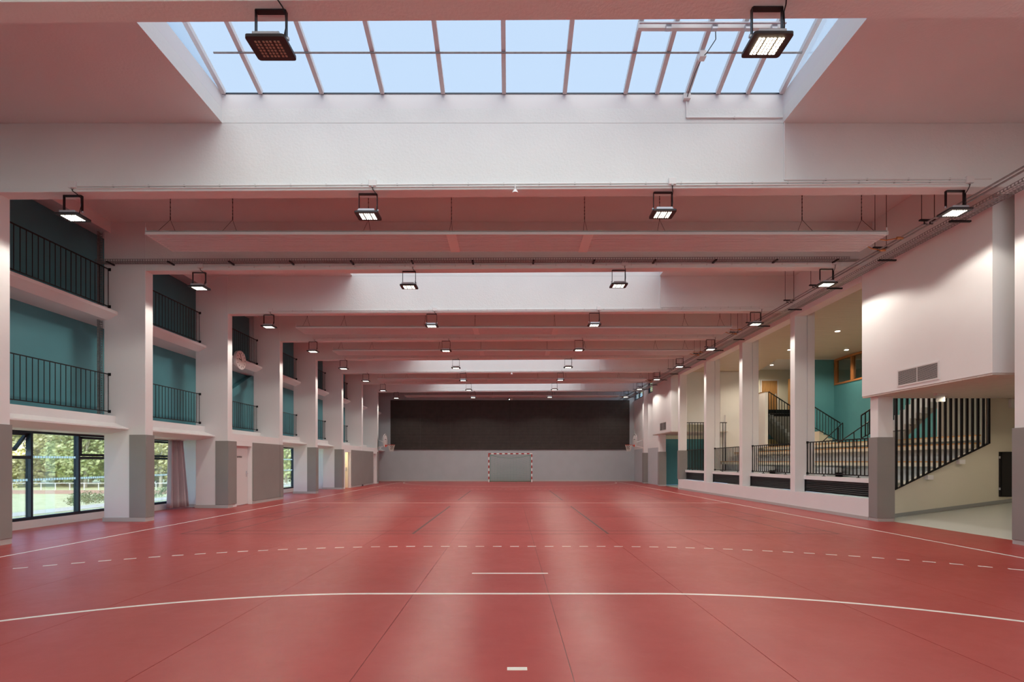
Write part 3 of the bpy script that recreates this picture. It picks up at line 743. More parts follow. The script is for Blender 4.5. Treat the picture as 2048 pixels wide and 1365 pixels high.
# tall flat-bar screen
sc = root('bar_screen', (10.9, 12.34, .7), 'tall black flat bar screen on the sloping top of the ramp wall', 'railing')
p0, p1 = Vector((9.62, 12.24, .70)), Vector((12.12, 12.24, 1.93))
zs_ = lambda x: .70+(x-9.62)*(1.23/2.50)
MB().bar((9.74, 12.265, zs_(9.74)), (12.13, 12.265, zs_(12.13)), .05, .035).build('bottom_rail', 'black', sc)
for i in range(18):
    x = 9.77+i*(12.11-9.77)/17
    MB().box(x-.022, 12.21, zs_(x), x+.022, 12.22+.03, 3.105 if False else 3.3).build('bar', 'black', sc)
for x in (10.55, 11.35): MB().box(x, 12.2, zs_(x)-.14, x+.14, 12.299, zs_(x)-.03).build('bracket', 'paint_smooth', sc)
# exit sign + downlight under soffit
es = root('exit_sign', (10.05, 11.3, 2.9), 'clear acrylic exit sign hanging under the boarded soffit', 'sign')
MB().box(9.98, 11.3, 3.02, 10.22, 11.4, 3.069).build('body', 'panel', es); MB().box(9.99, 11.345, 2.88, 10.21, 11.352, 3.02).build('plate', 'acrylic', es)
def downlight(x, y, z, label, w=DOWN_W):
    rt = root('downlight', (x, y, z-.02), label, 'downlight', 'round recessed downlights')
    MB().tube((x, y, z-.012), (x, y, z-.001), .10, 20).build('rim', 'white', rt)
    MB().tube((x, y, z-.02), (x, y, z-.0125), .08, 20).build('lens', 'downled', rt)
    l = bpy.data.lights.new('downlight_lamp', 'SPOT'); l.energy = w; l.color = DOWN_COL; l.spot_size = R(150); l.spot_blend = .6; l.shadow_soft_size = .05
    o = bpy.data.objects.new('downlight_lamp', l); COL.objects.link(o); o.parent = rt; o.location = (0, 0, -.03)
downlight(10.2, 11.45, 3.07, 'round lit downlight in the boarded soffit over the ramp', 10)
downlight(12.0, 10.2, 3.07, 'unseen downlight added deeper in the boarded soffit to brighten the ramp wall', 45)  # added lamp out of sight, lifts the brightness of the ramp wall
# low wall, ledge, louvres, slab edge
struct(MB().box(9.0, F[2]+T+.012, 0, 9.36, F[6]-.002, .529), 'wall_right', 'paint_smooth', 'long low white wall under the mezzanine openings', 'wall')
struct(MB().box(8.985, F[2]+T+.02, 0, 8.999, F[6]-.002, .085), 'baseboard_right', 'base', 'light skirting along the low mezzanine wall', 'skirting')
def mezz(k):
    a, b = F[k]+T+.003, F[k+1]-.003
    struct(MB().box(9.30, a, .915, 9.50, b, 1.03), 'slab', 'paint_smooth', f'white mezzanine floor edge past the {ORD[k]} pier', 'slab')
    rt = root('louvre_grille', (9.36, (a+b)/2, .53), f'black louvred grille low under the mezzanine past the {ORD[k]} pier', 'grille', 'black louvred grilles under the mezzanine')
    MB().box(9.40, a, .531, 9.41, b, .912).build('backing', 'dark', rt)
    MB().box(9.33, a, .531, 9.40, a+.02, .912).box(9.33, b-.02, .531, 9.40, b, .912).build('frame', 'black', rt)
    n = 7; s0 = None
    for i in range(n):
        z = .545+i*.053
        if s0 is None:
            s0 = MB().prism([(9.34, z), (9.345, z-.008), (9.395, z+.03), (9.39, z+.038)], a+.02, b-.02).build('louvre', 'louvre', rt); z0_ = z
        else: clone(s0, (0, 0, z-z0_))
    railing('mezzanine_railing', (9.42, a), (9.42, b), 1.10, 2.08, f'black flat bar mezzanine railing past the {ORD[k]} pier', group='mezzanine railings', sp=.145, flat=(.014, .026), th=.03, feet=True)
for k in (2, 3, 4, 5): mezz(k)
struct(MB().prism([(9.50, 12.43), (20, 12.43), (20, 30.6), (11.7, 30.6), (11.7, 26.0), (9.50, 26.0)], .70, .93, 'z'), 'floor', 'greyfloor', 'pale mezzanine floor behind the black railings', 'floor')
struct(MB().box(9.411, 25.97, -.2, 20, 30.6, -.002), 'floor', 'greyfloor', 'pale corridor floor behind the teal doorway', 'floor')
# benches (tribune)
def bench(x0, x1, y0, y1, zt, zlow, label):
    rt = root('tiered_bench', ((x0+x1)/2, (y0+y1)/2, zlow), label, 'bench', 'tiered concrete benches with oak edges')
    MB().box(x0+.22, y0+.15, zlow, x1, y1, zt-.15).build('riser', 'lowblue', rt)
    MB().box(x0, y0, zt-.15, x1+.2, y1, zt-.035).build('seat_slab', 'cream', rt)
    MB().box(x0-.012, y0-.01, zt-.035, x0+.32, y1, zt).build('wooden_edge', 'oak', rt)
bench(11.40, 12.1, 12.85, 26.3, 1.485, .931, 'lowest tiered bench with oak edge on the mezzanine')
bench(12.30, 13.1, 12.83, 26.6, 1.975, .931, 'middle tiered bench with oak edge on the mezzanine')
bench(13.30, 13.75, 13.74, 25.35, 2.24, .931, 'topmost tiered bench with oak edge on the mezzanine')
struct(MB().box(14.0, 12.43, .931, 19.98, 28, 2.20), 'slab', 'cream', 'raised landing behind the tiered benches', 'slab')
for i, (yy_, l) in enumerate(((17.0, 'steps between the benches near the ramp'), (21.2, 'steps between the benches in the middle'))):
    rt = root('bench_steps', (11.0, yy_, .931), 'pale '+l, 'steps')
    for j in range(2): MB().box(10.85+.28*j, yy_-.45, .931, 11.39, yy_+.45, 1.10+.17*j).build('step', 'lowblue', rt)
# foyer shell
struct(MB().prism([(9.39, 12.43), (20, 12.43), (20, 23.7), (13.1, 23.7), (14.1, 28.3), (14.1, 30.6), (9.39, 30.6)], 6.5, 6.6, 'z'), 'ceiling', 'plank', 'warm boarded ceiling over the foyer behind the mezzanine', 'ceiling')
struct(MB().prism([(12.5, 23.0), (20, 23.0), (20, 30.6), (12.5, 30.6)], 6.8, 6.9, 'z'), 'ceiling', 'paint_smooth', 'higher recessed ceiling over the upper landing', 'ceiling')
struct(MB().box(15.96, 12.43, 2.2, 16.15, 23.8, 5.22), 'wall_right', 'teal', 'teal wall under the wooden framed interior window', 'wall')
struct(MB().box(15.96, 12.43, 5.22, 16.15, 17.0, 6.49), 'wall_right', 'teal', 'teal wall piece beside the interior window', 'wall')
struct(MB().box(14.3, 23.8, 2.2, 16.15, 23.95, 6.49), 'wall_right', 'teal', 'teal wall facing the camera behind the foyer stairs', 'wall')
rt = root('window_5', (16.0, 20.4, 5.22), 'interior window with orange oak frame on the teal wall', 'window', kind='structure')
MB().box(15.93, 17.0, 5.22, 16.1, 23.78, 5.30).build('frame_rail', 'framewood', rt); MB().box(15.93, 17.0, 6.41, 16.1, 23.78, 6.49).build('frame_rail', 'framewood', rt)
for y_ in (17.0, 18.2, 19.3, 20.4, 21.5, 22.55, 23.70): MB().box(15.93, y_, 5.30, 16.1, y_+.08, 6.41).build('frame_stile', 'framewood', rt)
for y_ in (18.28, 19.38, 20.48, 21.58, 22.63): MB().box(16.02, y_, 5.30, 16.03, y_+1.05, 6.41).build('pane', 'glass', rt)
struct(MB().box(17.6, 16, 2.2, 17.7, 24, 6.8), 'wall_right', 'cream', 'dim cream room wall behind the interior window', 'wall')
# far foyer walls
struct(MB().box(11.72, 26.95, .93, 13.38, 27.1, 6.49), 'wall_right', 'paint_smooth', 'pinkish white far foyer wall beside the bar screen', 'wall')
struct(MB().box(9.41, 27.0, 3.55, 11.72, 27.1, 6.49), 'wall_right', 'paint_smooth', 'pinkish white far foyer wall over the corridor', 'wall')
struct(MB().box(11.95, 26.80, .93, 13.38, 26.949, 4.06), 'wall_right', 'paint_smooth', 'low pale partition before the far foyer wall', 'wall')
struct(MB().box(9.51, 30.6, 0, 20, 30.75, 2.9), 'wall_right', 'teal', 'teal wall at the end of the corridor', 'wall')
struct(MB().box(9.51, 30.6, 2.9, 20, 30.75, 6.9), 'wall_right', 'cream', 'cream upper wall at the end of the corridor', 'wall')
struct(MB().box(9.41, 25.97, 0, 11.7, 25.999, .93), 'wall_right', 'paint_smooth', 'white edge wall under the far bar screen', 'wall')
railing('bar_screen', (9.43, 26.02), (11.67, 26.02), 1.0, 3.57, 'tall black bar screen at the far end of the mezzanine', sp=.15, flat=(.03, .02), th=.04, plates=False)
pw = root('parapet_wall', (13.47, 26.2, 2.2), 'white parapet wall with oak capping on the foyer stair', 'parapet')
MB().box(13.4, 25.4, 2.2, 13.55, 26.94, 5.13).build('wall_body', 'paint_smooth', pw); MB().box(13.38, 25.38, 5.13, 13.57, 26.94, 5.17).build('wooden_cap', 'doorwood', pw)
def slope_rail(name, a, b, zta, ztb, zba, zbb, label, sp=.12, w=.03, group=None, mid=None):
    """a,b xy; top heights zta,ztb; bottom heights zba,zbb"""
    A = Vector((*a, 0)); B = Vector((*b, 0)); L = (B-A).length; d = (B-A)/L
    rt = root(name, (*((A+B)/2)[:2], min(zba, zbb)), label, 'railing', group)
    MB().bar((*a, zta), (*b, ztb), .03, .045).build('top_rail', 'black', rt)
    MB().bar((*a, zba), (*b, zbb), .025, .03).build('bottom_rail', 'black', rt)
    n = max(2, int(L/sp))
    for i in range(n+1):
        u = i/n; p = A+(B-A)*u; MB().bar((p.x, p.y, zba+(zbb-zba)*u), (p.x, p.y, zta+(ztb-zta)*u), w, .015, up=(0, 1, 0)).build('baluster', 'black', rt)
    return rt
slope_rail('stair_railing', (13.58, 25.4), (15.4, 25.4), 5.15, 3.97, 2.22, 2.22, 'tall black bar screen sloping down beside the white parapet', sp=.13)
slope_rail('stair_railing', (13.70, 22.0), (15.02, 22.0), 4.05, 3.23, 3.10, 2.36, 'black stair railing sloping down against the teal wall', sp=.13, w=.02)
slope_rail('stair_railing', (12.35, 17.0), (13.5, 17.0), 3.10, 3.85, 2.3, 2.9, 'black railing rising beside the stair flight near the ramp', sp=.13, w=.04)
mb = MB().tube((11.75, 17.3, 2.15), (12.95, 17.3, 2.98), .02, 8).tube((12.3, 17.3, 2.52), (12.33, 17.3, 1.976), .015, 8).tube((12.8, 17.3, 2.86), (12.8, 17.3, 1.976), .015, 8)
hr = root('handrail', (12.3, 17.3, 2.1), 'black tubular handrail rising towards the ramp stair', 'handrail'); mb.build('rail_tube', 'black', hr)
hr = root('handrail', (14.7, 21.8, 2.3), 'black tubular handrail at the foot of the teal wall stair', 'handrail'); MB().tube((14.1, 21.8, 2.38), (15.0, 21.8, 3.22), .02, 8).tube((15.0, 21.8, 3.22), (15.0, 21.8, 2.2), .02, 8).tube((14.8, 21.8, 3.0), (14.8, 21.8, 2.2), .03, 8).build('rail_tube', 'black', hr)
# flights
def flight(name, x0, y0, y1, z0, n, run, rise, label, mtl='cream', thick=.25, floor=None):
    rt = root(name, (x0+run*n/2, (y0+y1)/2, min(z0, z0+rise*n)-thick), label, 'stairs')
    for i in range(n):
        xa = x0+run*i; z = z0+rise*(i+ (1 if rise > 0 else 0))
        MB().box(xa, y0, floor if floor is not None else z-abs(rise)-.02, xa+run, y1, z).build('step', mtl, rt)
    if floor is None:
        pr = [(x0, z0-abs(rise)*.5), (x0, z0-abs(rise)*.5-thick), (x0+run*n, z0+rise*n-abs(rise)*.5-thick), (x0+run*n, z0+rise*n-abs(rise)*.5)]
        MB().prism(pr, y0+.01, y1-.01).build('stringer', 'base_d', rt)
flight('stair_flight', 14.9, 22.05, 23.4, 2.22, 4, -.2, .16, 'cream steps rising beside the teal wall', floor=2.201)
flight('stair_flight', 13.9, 26.2, 27.5, 4.2, 10, .19, -.19, 'pale stair flight falling behind the parapet screen', 'lowblue')
flight('stair_flight', 13.05, 16.0, 16.9, 2.55, 13, .19, .18, 'pale stair flight with grey stringer seen through the ramp screen', 'lowblue')
struct(MB().box(13.74, 15.4, 2.2, 15.95, 15.55, 6.49), 'wall_right', 'paint_smooth', 'pale wall seen through the ramp screen', 'wall')
struct(MB().box(13.56, 27.6, 4.06, 20, 30.6, 4.26), 'slab', 'black', 'black edged upper landing slab in front of the oak door', 'slab')
struct(MB().box(13.56, 28.0, 4.26, 20, 28.15, 6.8), 'wall_right', 'cream', 'cream landing wall holding the oak door', 'wall')
struct(MB().box(13.56, 27.55, 2.2, 20, 27.62, 2.75), 'wall_right', 'yellow', 'pale yellow low wall under the landing', 'wall')
struct(MB().box(13.56, 27.55, 2.75, 20, 27.62, 3.1), 'wall_right', 'teal', 'teal band on the wall under the landing', 'wall')
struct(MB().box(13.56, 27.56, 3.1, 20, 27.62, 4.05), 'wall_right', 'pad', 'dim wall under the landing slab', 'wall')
MB().box(13.6, 25.9, 4.06, 16.0, 26.15, 4.26).build('landing_edge', 'black', label='black steel landing edge crossing behind the sloping screen', cat='landing', kind='structure')
rt = root('door_4', (15.0, 27.97, 4.27), 'oak door on the upper landing of the foyer', 'door', kind='structure')
lf = MB().box(14.55, 27.95, 4.27, 15.45, 27.999, 6.15).build('door_leaf', 'doorwood', rt); MB().box(15.32, 27.91, 5.25, 15.37, 27.95, 5.4).build('door_handle', 'silver', lf)
MB().box(14.48, 27.94, 4.27, 14.55, 27.999, 6.22).build('door_frame', 'panel', rt); MB().box(15.45, 27.94, 4.27, 15.52, 27.999, 6.22).build('door_frame', 'panel', rt); MB().box(14.55, 27.94, 6.15, 15.45, 27.999, 6.22).build('door_frame', 'panel', rt)
rt = root('door_5', (16.1, 26.5, 4.27), 'second oak door edge on the upper landing', 'door', kind='structure')
MB().box(15.75, 26.5, 4.27, 15.8, 27.4, 6.15).build('door_leaf', 'doorwood', rt)
for (x, y, z, l) in ((12.6, 18.6, 6.5, 'round lit downlight over the benches before the interior window'), (15.1, 21.7, 6.5, 'round lit downlight close to the interior window'), (12.6, 24.8, 6.5, 'round lit downlight left of the recessed ceiling'),
                  (14.4, 26.6, 6.8, 'round lit downlight in the recessed ceiling'), (12.55, 21.7, 6.5, 'round lit downlight half hidden by a white pier')):
    downlight(x, y, z, l)
downlight(12.6, 15.5, 6.5, 'unseen downlight added for foyer light behind the near projecting box')  # out-of-sight lamp continuing the grid, put in for foyer light
downlight(10.6, 28.6, 6.5, 'round lit downlight over the far corridor', 40)
downlight(11.5, 28.4, 3.10, 'round lit downlight under the far projecting box', 25)

# ================================================================ SERVICES
def junction(x, y, z, label):
    rt = root('junction_box', (x, y, z), label, 'junction box', 'pale junction boxes on the beams')
    MB().box(x-.065, y-.05, z, x+.065, y-.001, z+.115).build('box_body', 'white', rt, bevel=.006)
    MB().tube((x, y-.03, z-.02), (x, y-.03, z), .02, 8).build('gland', 'base', rt)
LX = [-7.70, -2.50, 2.69, 7.84]
POS = ['leftmost', 'second from the left', 'third from the left', 'rightmost']
proto = {}
def floodlight(k, i, lit='led'):
    x = LX[i]; y = F[k]+.125; z = zb(x)
    pos = POS[i] if k else ('unlit left one' if i == 1 else 'glaring right one')
    lab = f'LED floodlight under the {ORD[k]} beam, {pos} of its row'
    if lit not in proto:
        rt = root('floodlight', (x, y, z), lab, 'floodlight', 'floodlights hanging under the beams')
        B = MB(); h = .155
        B.box(x-h, y-.03, z-.012, x+h, y+.03, z-.001).box(x-h-.008, y-.022, z-.30, x-h, y+.022, z-.001).box(x+h, y-.022, z-.30, x+h+.008, y+.022, z-.001)
        B.build('bracket', 'black', rt)
        MB().box(x-.14, y-.125, z-.365, x+.14, y+.125, z-.315).build('heat_sink', 'silver', rt, bevel=.005)
        H = MB()
        r_ = .03; pl_ = []
        for (cx_, cy_, a0) in ((x+.205-r_, y+.15-r_, 0), (x-.205+r_, y+.15-r_, 90), (x-.205+r_, y-.15+r_, 180), (x+.205-r_, y-.15+r_, 270)):
            for q in range(5):
                t = R(a0+q*22.5); pl_.append((cx_+r_*math.cos(t), cy_+r_*math.sin(t)))
        H.prism(pl_, z-.395, z-.365, 'z'); H.build('housing', 'housing', rt)
        E = MB()
        cols = [-.115, -.077, -.033, .005-.005, .033, .077, .115]
        for cx_ in (-.118, -.082, -.036, 0, .036, .082, .118):
            for j in range(6):
                cy_ = -.088+j*.0352
                E.box(x+cx_-.0105, y+cy_-.010, z-.400, x+cx_+.0105, y+cy_+.010, z-.395)
        E.build('led_array', lit, rt, kind='stuff')
        MB().tube((x+h+.008, y, z-.29), (x+h+.03, y, z-.29), .018, 8).tube((x-h-.008, y, z-.29), (x-h-.03, y, z-.29), .018, 8).build('pivot_bolt', 'silver', rt)
        MB().path([(x+.12, y-.165, z+.06), (x+.122, y-.15, z-.0), (x+.155, y-.08, z-.03), (x+.163, y-.03, z-.06), (x+.168, y-.03, z-.2), (x+.15, y-.05, z-.34)], .007, 6).build('cable', 'black', rt)
        if lit != 'led_off':
            l = bpy.data.lights.new('floodlight_lamp', 'SPOT'); l.energy = FLOOD_W; l.color = FLOOD_COL; l.spot_size = R(152); l.spot_blend = .25; l.shadow_soft_size = .12
            o = bpy.data.objects.new('floodlight_lamp', l); COL.objects.link(o); o.parent = rt; o.location = (0, 0, -.41)
        proto[lit] = rt
    else:
        rt = copy_tree(proto[lit], (x, y, z), lab)
    junction(x+.12, F[k], z+.05, f'pale junction box above the floodlight of the {ORD[k]} beam, {pos}')
    return rt
for k in range(9):
    for i in range(4):
        if k == 0 and i in (0, 3): continue
        floodlight(k, i, 'led_off' if (k == 0 and i == 1) else 'led_hot' if (k == 0 and i == 2) else 'led')
# conduits along the bottom of beam faces
def conduit(pts, label, r=.012, clips=True):
    rt = root('cable_conduit', pts[0], label, 'conduit')
    MB().path(pts, r, 7).build('conduit_tube', 'white', rt)
    if clips:
        mb = MB()
        for a, b in zip(pts, pts[1:]):
            a, b = Vector(a), Vector(b); n = int((b-a).length/.6)
            for i in range(1, n):
                p = a+(b-a)*i/n; mb.box(p.x-.012, p.y-.006, p.z-r-.006, p.x+.012, p.y+.0125, p.z+r+.006)
        if mb.v: mb.build('clips', 'base', rt, kind='stuff')
for k in range(1, 9):
    y = F[k]-.014
    conduit([(-7.5, y, zb(-7.5)+.085), (7.9, y, zb(7.9)+.085)], f'upper thin conduit along the lower edge of the {ORD[k]} beam')
    if k in (1, 3, 6, 8):
        conduit([(-7.5, y, zb(-7.5)+.045), (7.9, y, zb(7.9)+.045)], f'lower thin conduit along the lower edge of the {ORD[k]} beam', clips=False)
        conduit([(4.74+.02, y, 7.42), (4.76, y, zb(5)+.13), (8.35, y, zb(8.3)+.13)], f'right angled conduit on the {ORD[k]} beam face below the rooflight corner')
conduit([(3.06, F[1]-.015, 7.72), (3.06, F[1]-.015, 7.44), (4.73, F[1]-.015, 7.44)], 'short conduit leading from the rooflight junction box')
jb = root('junction_box', (3.06, F[1], 7.76), 'pale junction box at the foot of the nearest rooflight', 'junction box')
MB().box(3.0, F[1]-.06, 7.74, 3.12, F[1]-.001, 7.84).build('box_body', 'white', jb, bevel=.006)
for k in (1, 6):
    sm_ = root('smoke_detector', (.09, F[k]-.03, zb(0)-.06), f'small white detector on the {ORD[k]} beam', 'detector')
    MB().tube((.09, F[k]-.03, zb(0)-.03), (.09, F[k]-.03, zb(0)+.06), .012, 8).build('stem', 'white', sm_); MB().tube((.09, F[k]-.03, zb(0)-.09), (.09, F[k]-.03, zb(0)-.03), .06, 16, r1=.03).build('head', 'white', sm_)

# cable trays
def tray(name, a, b, w, h, label, axis, hole=.05, brk=2.0):
    """a,b centre-bottom end points; axis 'x' or 'y' or 'z' run direction"""
    a, b = Vector(a), Vector(b); L = (b-a).length; d = (b-a)/L
    if axis == 'x': s, u = Vector((0, 1, 0)), Vector((0, 0, 1))
    elif axis == 'y': s, u = Vector((1, 0, 0)), Vector((0, 0, 1))
    else: s, u = Vector((0, 1, 0)), Vector((1, 0, 0))
    rt = root(name, a, label, 'cable tray')
    for sg in (-1, 1):
        mb = MB(); o = s*sg*w/2
        up = u
        mb.bar(a+o+u*.006, b+o+u*.006, .004, .012, up=u).bar(a+o+u*(h-.006), b+o+u*(h-.006), .004, .012, up=u)
        n = int(L/hole)
        for i in range(n+1):
            p = a+d*min(L, i*hole)+o; mb.bar(p+u*.01, p+u*(h-.01), .018 if True else 0, .003, up=s)
        mb.build('tray_side', 'galv', rt, kind='stuff')
    mb = MB(); n = int(L/hole)
    for i in range(n+1):
        p = a+d*min(L, i*hole); mb.bar(p-s*w/2, p+s*w/2, .020, .002, up=u)
    for q in (-.25, 0, .25): mb.bar(a+s*w*q, b+s*w*q, .02, .002, up=u)
    mb.build('tray_base', 'galv', rt, kind='stuff')
    n = max(1, int(L/brk))
    for i in range(n+1):
        p = a+d*(.3+(L-.6)*i/n)
        if axis == 'x': MB().box(p.x-.02, p.y-w/2-.03, p.z-.03, p.x+.02, p.y+w/2+.03, p.z-.002).build('tray_bracket', 'black', rt)
        elif axis == 'y': MB().box(p.x-w/2-.04, p.y-.02, p.z-.035, p.x+w/2+.10, p.y+.02, p.z-.004).build('tray_bracket', 'black', rt)
    return rt
tray('cable_tray', (8.52, F[0]+.4, 6.06), (8.52, 36.1, 6.04), .26, .06, 'long perforated cable tray running beside the mezzanine piers to the end wall', 'y', hole=.06, brk=1.73)
tray('cable_tray', (-10.0, F[2]-.12, 6.30), (8.2, F[2]-.12, 6.36), .16, .06, 'perforated cable tray across the face of the third beam', 'x', hole=.06, brk=1.5)
tray('cable_tray', (-10.06, F[2]-.03, 2.62), (-10.06, F[2]-.03, 7.1), .10, .05, 'vertical perforated cable tray beside the third pier on the galleries', 'z', hole=.06)
struct(MB().box(8.2, F[2]-.2, 6.36, 8.45, F[2]-.04, 6.365), 'trim_4', 'galv', 'corner plate joining the two cable trays', 'trim')
for i, (x, l) in enumerate(((8.08, 'heating pipe farther from the cable tray'), (8.19, 'heating pipe next to the cable tray'))):
    rt = root('heating_pipe', (x, 20, 6.1), f'long thin steel {l}', 'pipe')
    MB().tube((x, F[0]+.3, 6.115), (x, 36.0, 6.09), .017, 8).build('pipe_run', 'galv', rt)
n = 0
for k in range(1, 9):
    a = F[k]
    for dy, w_ in ((1.0, 'near'), (2.2, 'far')):
        y = a+dy
        if y > 35.5: continue
        rt = root('pipe_hanger', (8.13, y, 6.08), f'{w_} pipe hanger on two thin rods past the {ORD[k]} beam', 'pipe hanger', 'pipe hangers under the ceiling')
        for x in (8.0, 8.25): MB().tube((x, y, 6.15), (x, y, CZ-.001), .006, 6).build('rod', 'black', rt)
        MB().box(7.96, y-.02, 6.15, 8.30, y+.02, 6.18).build('crossbar', 'black', rt)
        for x in (8.08, 8.19): MB().box(x-.03, y-.012, 6.088, x+.03, y+.012, 6.099).box(x-.03, y-.012, 6.099, x-.022, y+.012, 6.15).build('pipe_clip', 'black', rt)

# radiant ceiling panels
def radiant(k, proto_=None):
    ya = F[k]+T; yb_ = ys[k+1]; yc = 10.25-F[1]+F[k]; zp = 6.12
    lab = f'long ribbed radiant heating panel hung past the {ORD[k]} beam'
    rt = root('radiant_panel', (.12, yc, zp), lab, 'heating panel', 'radiant heating panels hung between beams')
    x0, x1 = -7.43, 7.68; d2_ = .41; nr = 10; wv = 2*d2_/nr
    seams = [x0, x0+(x1-x0)*.395, x0+(x1-x0)*.605+0.0, x1]
    seams = [x0, -1.20, 1.60, x1]
    for a, b in zip(seams, seams[1:]):
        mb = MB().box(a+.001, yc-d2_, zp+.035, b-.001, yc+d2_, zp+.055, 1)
        for i in range(nr):
            q = yc-d2_+wv*i
            mb.prism([(q+wv*.14, zp+.0349), (q+wv*.18, zp-.018), (q+wv*.82, zp-.018), (q+wv*.86, zp+.0349)], a+.001, b-.001, 'x')
        mb.build('panel_section', ['panel', 'base_d'], rt)  # dark backing colour stands in for the shade between the ribs
    for x in (seams[1], seams[2]):
        MB().box(x-.10, yc-d2_-.004, zp-.026, x+.10, yc+d2_+.004, zp-.021).build('cover_plate', 'white', rt)
    for x in (x0, x1): MB().box(x-.005, yc-d2_, zp-.02, x+.02, yc+d2_, zp+.05).tube((x, yc-d2_+.02, zp+.02), (x, yc-d2_+.02, zp+.13), .012, 6).build('end_header', 'panel', rt)
    for x in (-7.2, -5.88, -3.0, -1.24, 1.58, 3.17, 6.19, 7.45):
        mb = MB().tube((x, yc-d2_+.03, zp+.05), (x, yc, 6.60), .004, 5).tube((x, yc+d2_-.03, zp+.05), (x, yc, 6.60), .004, 5)
        z = 6.60
        while z < CZ-.04:
            mb.tube((x, yc, z), (x, yc, z+.035), .009 if (int(z*25) % 2) else .006, 5); z += .035
        mb.tube((x, yc, z), (x, yc, CZ), .006, 5)
        mb.build('hanger', 'black', rt)
    MB().path([(x1, yc-.1, zp+.03), (x1+.2, yc-.12, zp-.01), (8.05, yc-.25, 6.10)], .012, 6).tube((8.0, yc-.25, 6.10), (8.12, yc-.25, 6.10), .028, 8).build('flexible_hose', 'copper', rt)
    MB().path([(x1, yc+.2, zp+.03), (x1+.2, yc+.28, zp-.01), (8.1, yc+.32, 6.10)], .012, 6).tube((8.08, yc+.32, 6.10), (8.2, yc+.32, 6.10), .03, 8).build('flexible_hose', 'copper', rt)
for k in (1, 3, 4, 6, 8): radiant(k)

# ================================================================ OUTSIDE
gx_ = [(-10.85, -.25), (-12, -.35), (-19, -.45), (-24, -1.3), (-33, -2.9), (-220, -2.9)]
mb = MB()
for (a, za), (b, zb_) in zip(gx_, gx_[1:]):
    mb.add([(a, -60, za), (a, 260, za), (b, 260, zb_), (b, -60, zb_)], [(0, 3, 2, 1)])
struct(mb, 'ground_left', 'grass', 'green meadow sloping away outside the windows', 'ground')
struct(MB().box(20.3, -60, -1, 220, 260, -.3), 'ground_right', 'grass', 'green ground on the far side of the building', 'ground')
struct(MB().box(-18.2, -20, -.46, -16.9, 70, -.40), 'path', 'pathm', 'pale gravel path outside along the building', 'path')
struct(MB().box(-140, 65.5, -2.9, -20, 73.3, -2.86), 'track', 'track', 'salmon running track in front of the white fence', 'track')
fr = root('field_fence', (-60, 74, -2.9), 'low white rail fence at the far side of the meadow', 'fence')
MB().box(-96, 73.97, -1.86, -26, 74.03, -1.78).build('fence_rail', 'rail_w', fr)
p_ = MB().box(-96, 73.96, -2.9, -95.92, 74.04, -1.86).build('fence_post', 'rail_w', fr)
for i in range(1, 32): clone(p_, (2.2*i, 0, 0))
def foliage(seed, n, blobs, size, name):
    rnd = random.Random(seed); mb = MB()
    for _ in range(n):
        bx, by, bz, br = blobs[rnd.randrange(len(blobs))]
        v = Vector((rnd.gauss(0, 1), rnd.gauss(0, 1), rnd.gauss(0, 1))).normalized()*br*(rnd.random()**.35)
        c = Vector((bx, by, bz))+v
        nrm = Vector((rnd.gauss(0, 1), rnd.gauss(0, 1), rnd.gauss(0, 1)+.6)).normalized()
        a = nrm.orthogonal().normalized()*size*rnd.uniform(.5, 1.2); b = nrm.cross(a).normalized()*size*rnd.uniform(.4, .9)
        mb.add([c-a, c-b*.9, c+a, c+b*.9], [(0, 1, 2, 3)])
    return mb
def make_tree(seed, h, rad, label, mname, loc, trunk=True):
    rnd = random.Random(seed)
    rt = root('tree', loc, label, 'tree', 'trees beyond the meadow')
    blobs = [(loc[0]+rnd.uniform(-rad, rad)*.8, loc[1]+rnd.uniform(-rad, rad)*.6, loc[2]+rnd.uniform(.12, .92)*h, rnd.uniform(.28, .5)*rad) for _ in range(26)]
    foliage(seed, 7000, blobs, .34, 'foliage').build('foliage', mname, rt, kind='stuff')
    mb = MB(); x, y, z = loc
    mb.tube((x, y, z), (x+.3, y, z+h*.5), .28, 8, r1=.16).tube((x+.3, y, z+h*.5), (x-.2, y, z+h*.85), .16, 8, r1=.05)
    for q in range(5):
        a = rnd.uniform(0, 6.28); zz = z+h*rnd.uniform(.3, .7); mb.tube((x+.2, y, zz), (x+math.cos(a)*rad*.6, y+math.sin(a)*rad*.6, zz+h*.18), .09, 6, r1=.03)
    mb.build('trunk', 'bark', rt); return rt
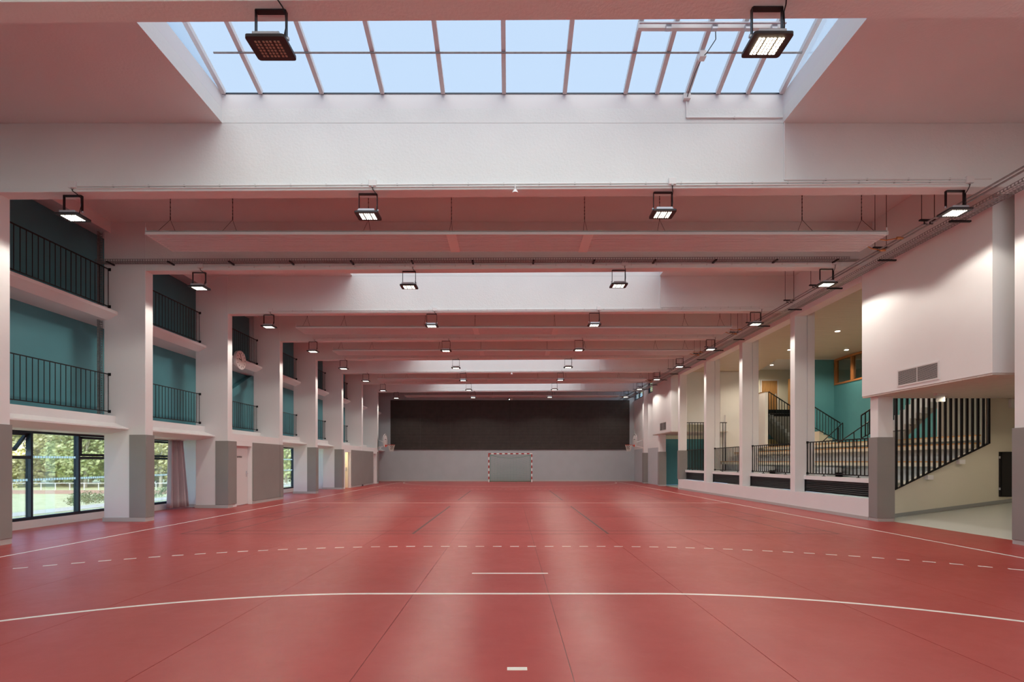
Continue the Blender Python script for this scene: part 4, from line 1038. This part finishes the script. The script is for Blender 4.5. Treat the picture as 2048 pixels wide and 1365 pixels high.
t1 = make_tree(11, 13, 4.6, 'yellow green tree behind the white fence', 'leaf_a', (-96, 84, -2.9))
t2 = make_tree(12, 15, 5.0, 'mid green tree behind the white fence', 'leaf_b', (-89, 90, -2.9))
t3 = make_tree(13, 12, 4.4, 'pale tree with visible trunk behind the white fence', 'leaf_a', (-83, 83, -2.9))
kinds = [t1, t2, t3]; K = ['yellow green', 'mid green', 'pale yellow']
tx = [(-78, 88), (-72, 82), (-66, 87), (-60, 83), (-54, 88), (-49, 83), (-43, 88), (-38, 82), (-33, 88), (-110, 92), (-103, 86), (-70, 96), (-85, 98), (-58, 96), (-98, 99)]
WH = ['through the nearest window', 'through the window beside the curtain', 'through the far window between piers']
for i, (x, y) in enumerate(tx):
    copy_tree(kinds[i % 3], (x, y, -2.9), f'{K[i % 3]} tree of the wooded edge beyond the meadow')
    # trees nothing in the photograph tells apart share a label per kind
for i, (x, y, h) in enumerate(((28, 84, 17), (22, 92, 16), (24, 60, 12))):
    t = copy_tree(kinds[i % 3], (x, y, -1.0), ['green tree glimpsed through the high clerestory window', 'green tree behind the one glimpsed through the clerestory', 'nearer green tree outside the clerestory'][i]); t.scale = (1.3, 1.3, 1.25)
for i, (x, y, s) in enumerate(((-18.9, 21.6, .5), (-19.6, 22.8, .55), (-20.0, 23.8, .6), (-20.6, 25.2, .6), (-20.2, 26.6, .5), (-21.0, 27.5, .8), (-18.6, 26.0, .5))):
    z = -.45 if x > -19 else -.45-(-19-x)*.17
    rt = root('shrub', (x-.4, y, z), ['small wild shrub at the edge of the path', 'bushy shrub past the gravel path', 'loose shrub behind the bushy one', 'largest wild shrub on the slope', 'thin shrub on the slope', 'far shrub on the slope', 'smallest far shrub by the path'][i], 'shrub', 'wild shrubs outside the window')
    foliage(50+i, 600, [(x-.4+random.uniform(-.5, .5)*s, y+random.uniform(-.6, .6)*s, z+s*random.uniform(.2, .9), .38*s) for _ in range(9)], .035, 'f').build('foliage', 'shrub', rt, kind='stuff')
    MB().tube((x-.4, y, z), (x-.38, y, z+s*.6), .015, 5).build('stem', 'bark', rt)
